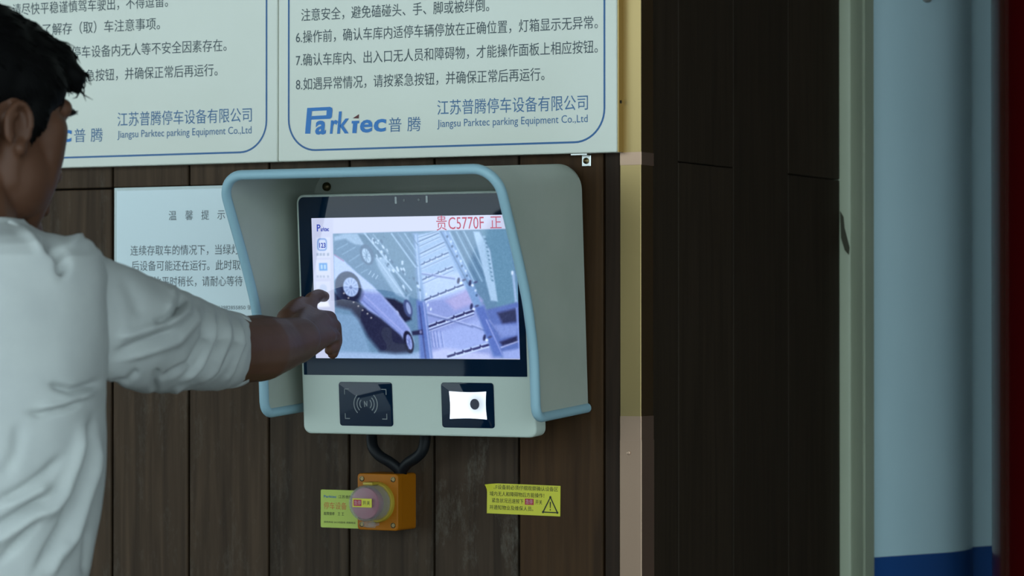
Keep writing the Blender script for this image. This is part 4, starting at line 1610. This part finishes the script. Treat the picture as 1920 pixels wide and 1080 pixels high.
def make_hair():
    mb = MB()
    B = lambda c, r: mb.ball(H(*c), r, 24, 16, rot=HROT)
    B((0, -0.026, 0.064), (0.083, 0.098, 0.084))
    B((0, 0.006, 0.092), (0.070, 0.074, 0.047))
    B((0, -0.055, 0.025), (0.078, 0.066, 0.078))
    for s in (-1, 1):
        B((s * 0.060, 0.008, 0.058), (0.024, 0.058, 0.040))
        B((s * 0.066, 0.022, 0.030), (0.014, 0.022, 0.034))
        B((s * 0.062, -0.052, -0.008), (0.018, 0.032, 0.038))
        mb.capsule(H(s * 0.070, 0.022, 0.025), H(s * 0.069, 0.022, -0.012), 0.008, 0.003)
    # combed-forward front
    for x, y, z, tx, ty, tz in ((-0.05, 0.03, 0.090, -0.045, 0.072, 0.074), (-0.02, 0.03, 0.098, -0.015, 0.080, 0.080), (0.015, 0.028, 0.098, 0.022, 0.080, 0.076), (0.040, 0.020, 0.090, 0.043, 0.074, 0.072)):
        mb.chain([H(x, y, z), H((x + tx) / 2, (y + ty) / 2 + 0.012, (z + tz) / 2 + 0.014), H(tx, ty, tz)], [0.032, 0.022, 0.011])
    # the lock that hangs in front of his forehead
    mb.chain([H(0.034, 0.038, 0.098), H(0.042, 0.066, 0.089), H(0.048, 0.083, 0.079), H(0.049, 0.089, 0.066)], [0.026, 0.018, 0.014, 0.007])
    me = remesh(mb, 0.004, 5, 'hair')
    # strands that follow the surface
    me.update()
    rr = random.Random(3)
    st = MB()
    vs = me.vertices
    nv = len(vs)
    cnt = 0
    while cnt < 1300:
        v = vs[rr.randrange(nv)]
        d = v.co - HC
        lx, ly, lz = d.dot(HR), d.dot(HFW), d.dot(HUP)
        n = v.normal
        if n.length < 0.5:
            continue
        comb = (HFW * (0.9 if lz > 0.06 else 0.35) - HUP * (0.15 if lz > 0.08 else 0.75) + HR * rr.uniform(-0.25, 0.25))
        if ly < -0.05:
            comb = -HUP * 0.9 + HR * rr.uniform(-0.2, 0.2)
        t = (comb - n * comb.dot(n))
        if t.length < 1e-3:
            continue
        t.normalize()
        L_ = rr.uniform(0.010, 0.026) * (1.0 if lz > 0.05 else 0.45)
        p0 = v.co - n * 0.001
        st.tube([p0, p0 + t * L_ * 0.5 + n * 0.0016, p0 + t * L_ + n * rr.uniform(-0.0010, 0.0010)], [0.0010, 0.0009, 0.0002], n=4, cap=False)
        cnt += 1
    # a few loose tips on the fringe
    for k in range(16):
        x = rr.uniform(-0.05, 0.055)
        p0 = H(x, rr.uniform(0.070, 0.088), rr.uniform(0.072, 0.085))
        st.tube([p0, p0 + HFW * 0.006 - HUP * 0.010 + HR * rr.uniform(-0.004, 0.006), p0 + HFW * 0.003 - HUP * rr.uniform(0.012, 0.019) + HR * rr.uniform(-0.006, 0.008)], [0.0022, 0.0016, 0.0003], n=4, cap=False)
    base = MB()
    base.add([v.co for v in me.vertices], [tuple(p.vertices) for p in me.polygons])
    base.add(st.v, st.f)
    bpy.data.meshes.remove(me)
    return base.build('hair', M['hair'], man, angle=180)


make_hair()


def fold(p, k, seed):
    return noise.noise(Vector((p[0] * k, p[1] * k, p[2] * k)) + Vector((seed, seed * 1.7, -seed)))


def ridge(x):
    """sharp valley, round crest"""
    return 1 - abs(math.sin(x)) ** 0.6


STROKES = [  # folds pressed into the cloth: where they run (surveyed), half width in survey units, height in metres
    # sleeve
    ([(337, 548), (342, 565), (332, 587), (311, 599), (285, 606)], 6, -0.0095), ([(322, 536), (326, 560), (312, 585)], 8, 0.003), ([(353, 556), (350, 585), (313, 610), (259, 624), (212, 634)], 10, 0.0065),
    ([(336, 608), (283, 634), (238, 655), (206, 668)], 9, -0.0060), ([(371, 563), (368, 603), (334, 641), (281, 657), (222, 676)], 9, 0.0045),
    ([(385, 580), (386, 632), (356, 684), (296, 713)], 7, -0.0060), ([(399, 582), (400, 632), (374, 687), (333, 726)], 6, 0.0045),
    ([(411, 585), (414, 635), (393, 684), (355, 724)], 5, -0.0055), ([(422, 586), (426, 635), (404, 691), (370, 728)], 5, 0.0040),
    ([(435, 590), (441, 639), (419, 687), (389, 728)], 4.5, -0.0050), ([(446, 590), (452, 645), (433, 695), (407, 730)], 5, 0.0035),
    ([(456, 592), (463, 645), (447, 695), (426, 730)], 4.5, -0.0035), ([(296, 690), (289, 738)], 7, -0.0050), ([(262, 690), (238, 716), (206, 720)], 8, -0.004),
    ([(225, 505), (250, 560), (262, 600)], 16, -0.003), ([(391, 584), (392, 640), (366, 686), (330, 716)], 3.5, -0.002), ([(405, 586), (408, 640), (384, 690), (345, 728)], 3.5, -0.002), ([(429, 588), (434, 640), (412, 688), (380, 726)], 3, 0.002), ([(380, 700), (350, 722), (318, 738)], 5, 0.003),
    # back, under the arm
    ([(192, 712), (169, 725), (134, 732), (91, 721)], 7, -0.0075), ([(185, 730), (151, 744), (110, 757), (66, 765)], 8, 0.004),
    ([(160, 750), (113, 768), (77, 777), (50, 774)], 6, -0.0055), ([(178, 775), (162, 848), (142, 925), (120, 988), (95, 1027), (60, 1078)], 8, -0.0085),
    ([(157, 790), (141, 869), (120, 929), (77, 985)], 11, 0.006), ([(183, 800), (173, 883), (156, 946), (141, 1002), (114, 1060)], 9, 0.006),
    ([(167, 980), (162, 1045), (158, 1080)], 6, -0.004), ([(122, 850), (88, 886), (35, 922), (-10, 944)], 9, -0.0055),
    ([(97, 927), (53, 953), (0, 983), (-40, 1005)], 7, -0.0085), ([(110, 945), (60, 972), (0, 1012), (-40, 1030)], 10, 0.006),
    ([(100, 905), (55, 930), (0, 958)], 9, 0.005), ([(72, 974), (35, 1015), (-5, 1056)], 7, -0.006), ([(130, 1010), (110, 1045), (90, 1085)], 8, 0.004),
    ([(40, 790), (30, 850), (0, 900)], 12, -0.003),
    # shoulder
    ([(70, 436), (96, 462), (112, 472), (120, 490), (118, 520)], 11, -0.011), ([(124, 456), (148, 446), (180, 458), (204, 474)], 12, 0.008),
    ([(30, 424), (62, 448), (84, 480)], 9, 0.004),
]


def stroke_height(u, v):
    """summed height of all folds at survey points (arrays)"""
    h = np.zeros_like(u)
    for pts, w, amp in STROKES:
        P_ = np.array(pts, float)
        seg = np.linalg.norm(np.diff(P_, axis=0), axis=1)
        cum = np.concatenate([[0], np.cumsum(seg)])
        best = np.full(u.shape, 1e9)
        along = np.zeros(u.shape)
        for i in range(len(P_) - 1):
            a, e = P_[i], P_[i + 1] - P_[i]
            t = np.clip(((u - a[0]) * e[0] + (v - a[1]) * e[1]) / (e @ e), 0, 1)
            d = np.hypot(u - a[0] - t * e[0], v - a[1] - t * e[1])
            m = d < best
            best = np.where(m, d, best)
            along = np.where(m, (cum[i] + t * seg[i]) / cum[-1], along)
        taper = np.clip(np.minimum(along, 1 - along) * 5, 0.12, 1)
        h += 1.5 * amp * taper * np.exp(-(best / (w * 0.88)) ** 2)
    return h


def carve(P, Nn, extra, fade=1.0):
    """P, Nn: arrays (...,3)"""
    uv = px_of(P)
    near = ((P - CAM) @ FWD)
    h = stroke_height(uv[..., 0], uv[..., 1])
    return P + Nn * (h * fade + extra)[..., None]


def make_shirt():
    mb = MB()
    # ---- trunk: z, centre (survey column at depth 3.30), right edge, half depth, forward shift
    prof = [(1.561, -58, 40, 0.062, 0.012), (1.555, -60, 50, 0.068, 0.012), (1.548, -66, 78, 0.080, 0.012), (1.541, -76, 118, 0.092, 0.01), (1.532, -86, 158, 0.100, 0.008), (1.520, -96, 182, 0.108, 0.008), (1.500, -104, 193, 0.114, 0.008),
            (1.46, -114, 196, 0.122, 0.004), (1.40, -119, 196, 0.128, 0.0), (1.33, -123, 193, 0.128, 0), (1.27, -127, 186, 0.125, 0), (1.21, -133, 172, 0.121, 0),
            (1.17, -136, 162, 0.120, 0), (1.08, -138, 156, 0.119, 0), (0.98, -138, 164, 0.124, 0), (0.93, -138, 169, 0.126, 0)]
    q = np.array(prof)[::-1]
    zl = np.concatenate([np.linspace(1.561, 1.50, 40), np.linspace(1.497, 1.15, 130), np.linspace(1.145, 0.93, 40)])
    N = 200
    t = 2 * np.pi * np.arange(N) / N
    c_, s_ = np.cos(t), np.sin(t)
    rings, normals = [], []
    br, bf = np.array(BR), np.array(BF)
    for z in zl:
        cu = float(np.interp(z, q[:, 0], q[:, 1]))
        ed = float(np.interp(z, q[:, 0], q[:, 2]))
        c = np.array(V3(cu, 602, 3.30))
        a = (ed - cu) / 1727 * 1.02
        b = float(np.interp(z, q[:, 0], q[:, 3]))
        f0 = float(np.interp(z, q[:, 0], q[:, 4]))
        x = a * np.sign(c_) * np.abs(c_) ** 0.86
        y = b * np.sign(s_) * np.abs(s_) ** 0.86 + f0
        zz = z - np.maximum(0, s_) * 0.045 * smoothstep(1.52, 1.561, z)
        P = np.stack([c[0] + br[0] * x + bf[0] * y, c[1] + br[1] * x + bf[1] * y, zz], -1)
        up = float(smoothstep(1.47, 1.53, z)) * 1.1
        n_ = c_[:, None] * br + s_[:, None] * bf + np.array([0, 0, up])
        n_ /= np.linalg.norm(n_, axis=1)[:, None]
        ex = np.array([0.004 * fold(p_, 9, 1.0) * float(smoothstep(1.57, 1.45, z)) + 0.0022 * fold(p_, 22, 5.0) for p_ in P])
        # softer drape over the far side of the back and the front
        far = smoothstep(0.02, -0.10, x) * np.where(s_ < 0, 1.0, 0.7)
        ex = ex + far * np.array([0.0055 * (ridge(34 * (float(x[k]) * 0.9 - (z - 1.0) * 0.55) + 2.5 * fold(P[k], 6, 2.0)) - 0.5) for k in range(N)]) * float(smoothstep(1.50, 1.36, z))
        rings.append(carve(P, n_, ex))
        normals.append(n_)
    R_ = [[Vector(p) for p in r] for r in rings]
    rad = [(br * c_[i] + bf * s_[i]) * 0.004 for i in range(N)]
    inner = [[Vector(np.array(p) - rad[i]) for i, p in enumerate(r)] for r in (R_[8], R_[0])]
    hem = [[Vector(np.array(p) - rad[i]) for i, p in enumerate(r)] for r in (R_[-1], R_[-4])]
    mb.rings(inner + R_ + hem, cap0=False, cap1=False)

    # ---- sleeves
    def sleeve(cen, rad_, a_start, blend, carve_it, foldfn, N=160, sub=150):
        cen = np.array([list(c) for c in cen])
        cum = np.concatenate([[0], np.cumsum(np.linalg.norm(np.diff(cen, axis=0), axis=1))])
        ss = np.linspace(0, cum[-1], sub + 1)
        L_ = cum[-1]
        cenx = np.vstack([cen[0] - (cen[1] - cen[0]) * 0.1 / cum[1], cen, cen[-1] + (cen[-1] - cen[-2]) * 0.1 / (cum[-1] - cum[-2])])
        cumx = np.concatenate([[-0.1], cum, [cum[-1] + 0.1]])
        radx = np.concatenate([[rad_[0]], rad_, [rad_[-1]]])
        sm = lambda arr, s: np.mean([np.interp(s + o, cumx, arr) for o in (-0.025, -0.012, 0, 0.012, 0.025)])
        rows = []
        tt = 2 * np.pi * np.arange(N) / N
        for s in ss:
            c = np.array([sm(cenx[:, j], s) for j in range(3)])
            q0 = np.array([np.interp(s - 0.05, cumx, cenx[:, j]) for j in range(3)])
            q1 = np.array([np.interp(s + 0.05, cumx, cenx[:, j]) for j in range(3)])
            ax = Vector(q1 - q0).normalized()
            w = float(np.interp(s, cum, blend))
            ax = (ax * (1 - w) + Vector(a_start) * w).normalized()
            e = Vector((0, 0, 1)) - ax * ax.z
            e.normalize()
            b = ax.cross(e)
            r = sm(radx, s)
            n_ = np.cos(tt)[:, None] * np.array(e) + np.sin(tt)[:, None] * np.array(b)
            P = c + n_ * r
            ex = np.array([foldfn(s / cum[-1], tt[i], P[i]) for i in range(N)])
            P = carve(P, n_, ex, float(smoothstep(0.985, 0.90, s / cum[-1]))) if carve_it else P + n_ * ex[:, None]
            rows.append(([Vector(p) for p in P], Vector(c)))
        last, cl = rows[-1]
        lip = [[cl + (p - cl) * 0.94 for p in last], [rows[-8][1] + (p - rows[-8][1]) * 0.90 for p in rows[-8][0]], [rows[-20][1] + (p - rows[-20][1]) * 0.90 for p in rows[-20][0]]]
        mb.rings([r_ for r_, _ in rows] + lip, cap0=True, cap1=False)

    cr = [V3(186, 592, 3.325), V3(201, 600, 3.335), V3(235, 613, 3.37), V3(280, 630, 3.44), V3(325, 641, 3.53), V3(372, 650, 3.605), V3(410, 655, 3.66), V3(430, 657, 3.692)]
    rr_ = [0.0655, 0.0672, 0.0680, 0.0640, 0.0595, 0.0530, 0.0470, 0.0440]
    bl_ = [1.0, 1.0, 0.75, 0.45, 0.2, 0.0, 0.0, 0.0]
    sleeve(cr, rr_, BR, bl_, True, lambda s, t_, p: 0.0035 * fold(p, 12, 4.0) + 0.0014 * fold(p, 34, 9.0) + 0.0012 * float(smoothstep(0.955, 0.965, s)) - 0.0012 * math.exp(-((s - 0.952) / 0.006) ** 2))
    cl = [bodyp(-0.13, 0.0, 1.455), bodyp(-0.165, 0, 1.43), bodyp(-0.205, -0.005, 1.30), bodyp(-0.235, -0.01, 1.16), bodyp(-0.24, 0.02, 1.08)]
    sleeve(cl, [0.058, 0.072, 0.066, 0.056, 0.049], (0, 0, -1), [0, 0, 0, 0, 0], False, lambda s, t_, p: 0.004 * (ridge(s * 40 + 2 * math.sin(t_)) - 0.5) * float(smoothstep(0.4, 0.7, s)) + 0.003 * fold(p, 14, 3.0), N=64, sub=50)
    return mb.build('shirt', M['shirt'], man, angle=180)


make_shirt()


def make_trousers():
    mb = MB()
    N = 40
    rings = []
    for z, a, b in ((1.00, 0.168, 0.116), (0.95, 0.172, 0.12), (0.90, 0.176, 0.124), (0.84, 0.178, 0.122)):
        rings.append([bodyp(a * math.cos(2 * math.pi * i / N), b * math.sin(2 * math.pi * i / N), z) for i in range(N)])
    mb.rings(rings, cap0=False, cap1=True)
    for s in (-1, 1):
        rings = []
        for z, x, y, r in ((0.90, 0.085, 0.0, 0.095), (0.75, 0.090, 0.0, 0.092), (0.50, 0.10, 0.008, 0.078), (0.30, 0.105, -0.01, 0.072), (0.10, 0.11, -0.01, 0.068), (0.07, 0.11, -0.01, 0.067)):
            rings.append([bodyp(s * x + r * math.cos(2 * math.pi * i / N), y + r * 1.05 * math.sin(2 * math.pi * i / N), z) for i in range(N)])
        mb.rings(rings, cap0=True, cap1=False)
    mb.build('trousers', M['trousers'], man, angle=60)
    for s in (-1, 1):
        mb = MB()
        N2 = 32
        prof = [(0.0, 1.0), (0.012, 1.02), (0.03, 1.0), (0.055, 0.88), (0.085, 0.62), (0.10, 0.55)]
        rings = []
        for z, k in prof:
            row = []
            for i in range(N2):
                t = 2 * math.pi * i / N2
                y = 0.14 * math.sin(t) * (k if z < 0.05 else k * 0.75) + 0.035 - (0.045 if z > 0.05 else 0.0)
                x = 0.047 * math.cos(t) * k
                row.append(bodyp(s * 0.11 + x, y, z))
            rings.append(row)
        mb.rings(rings)
        mb.build('shoe', M['shoe'], man)


make_trousers()
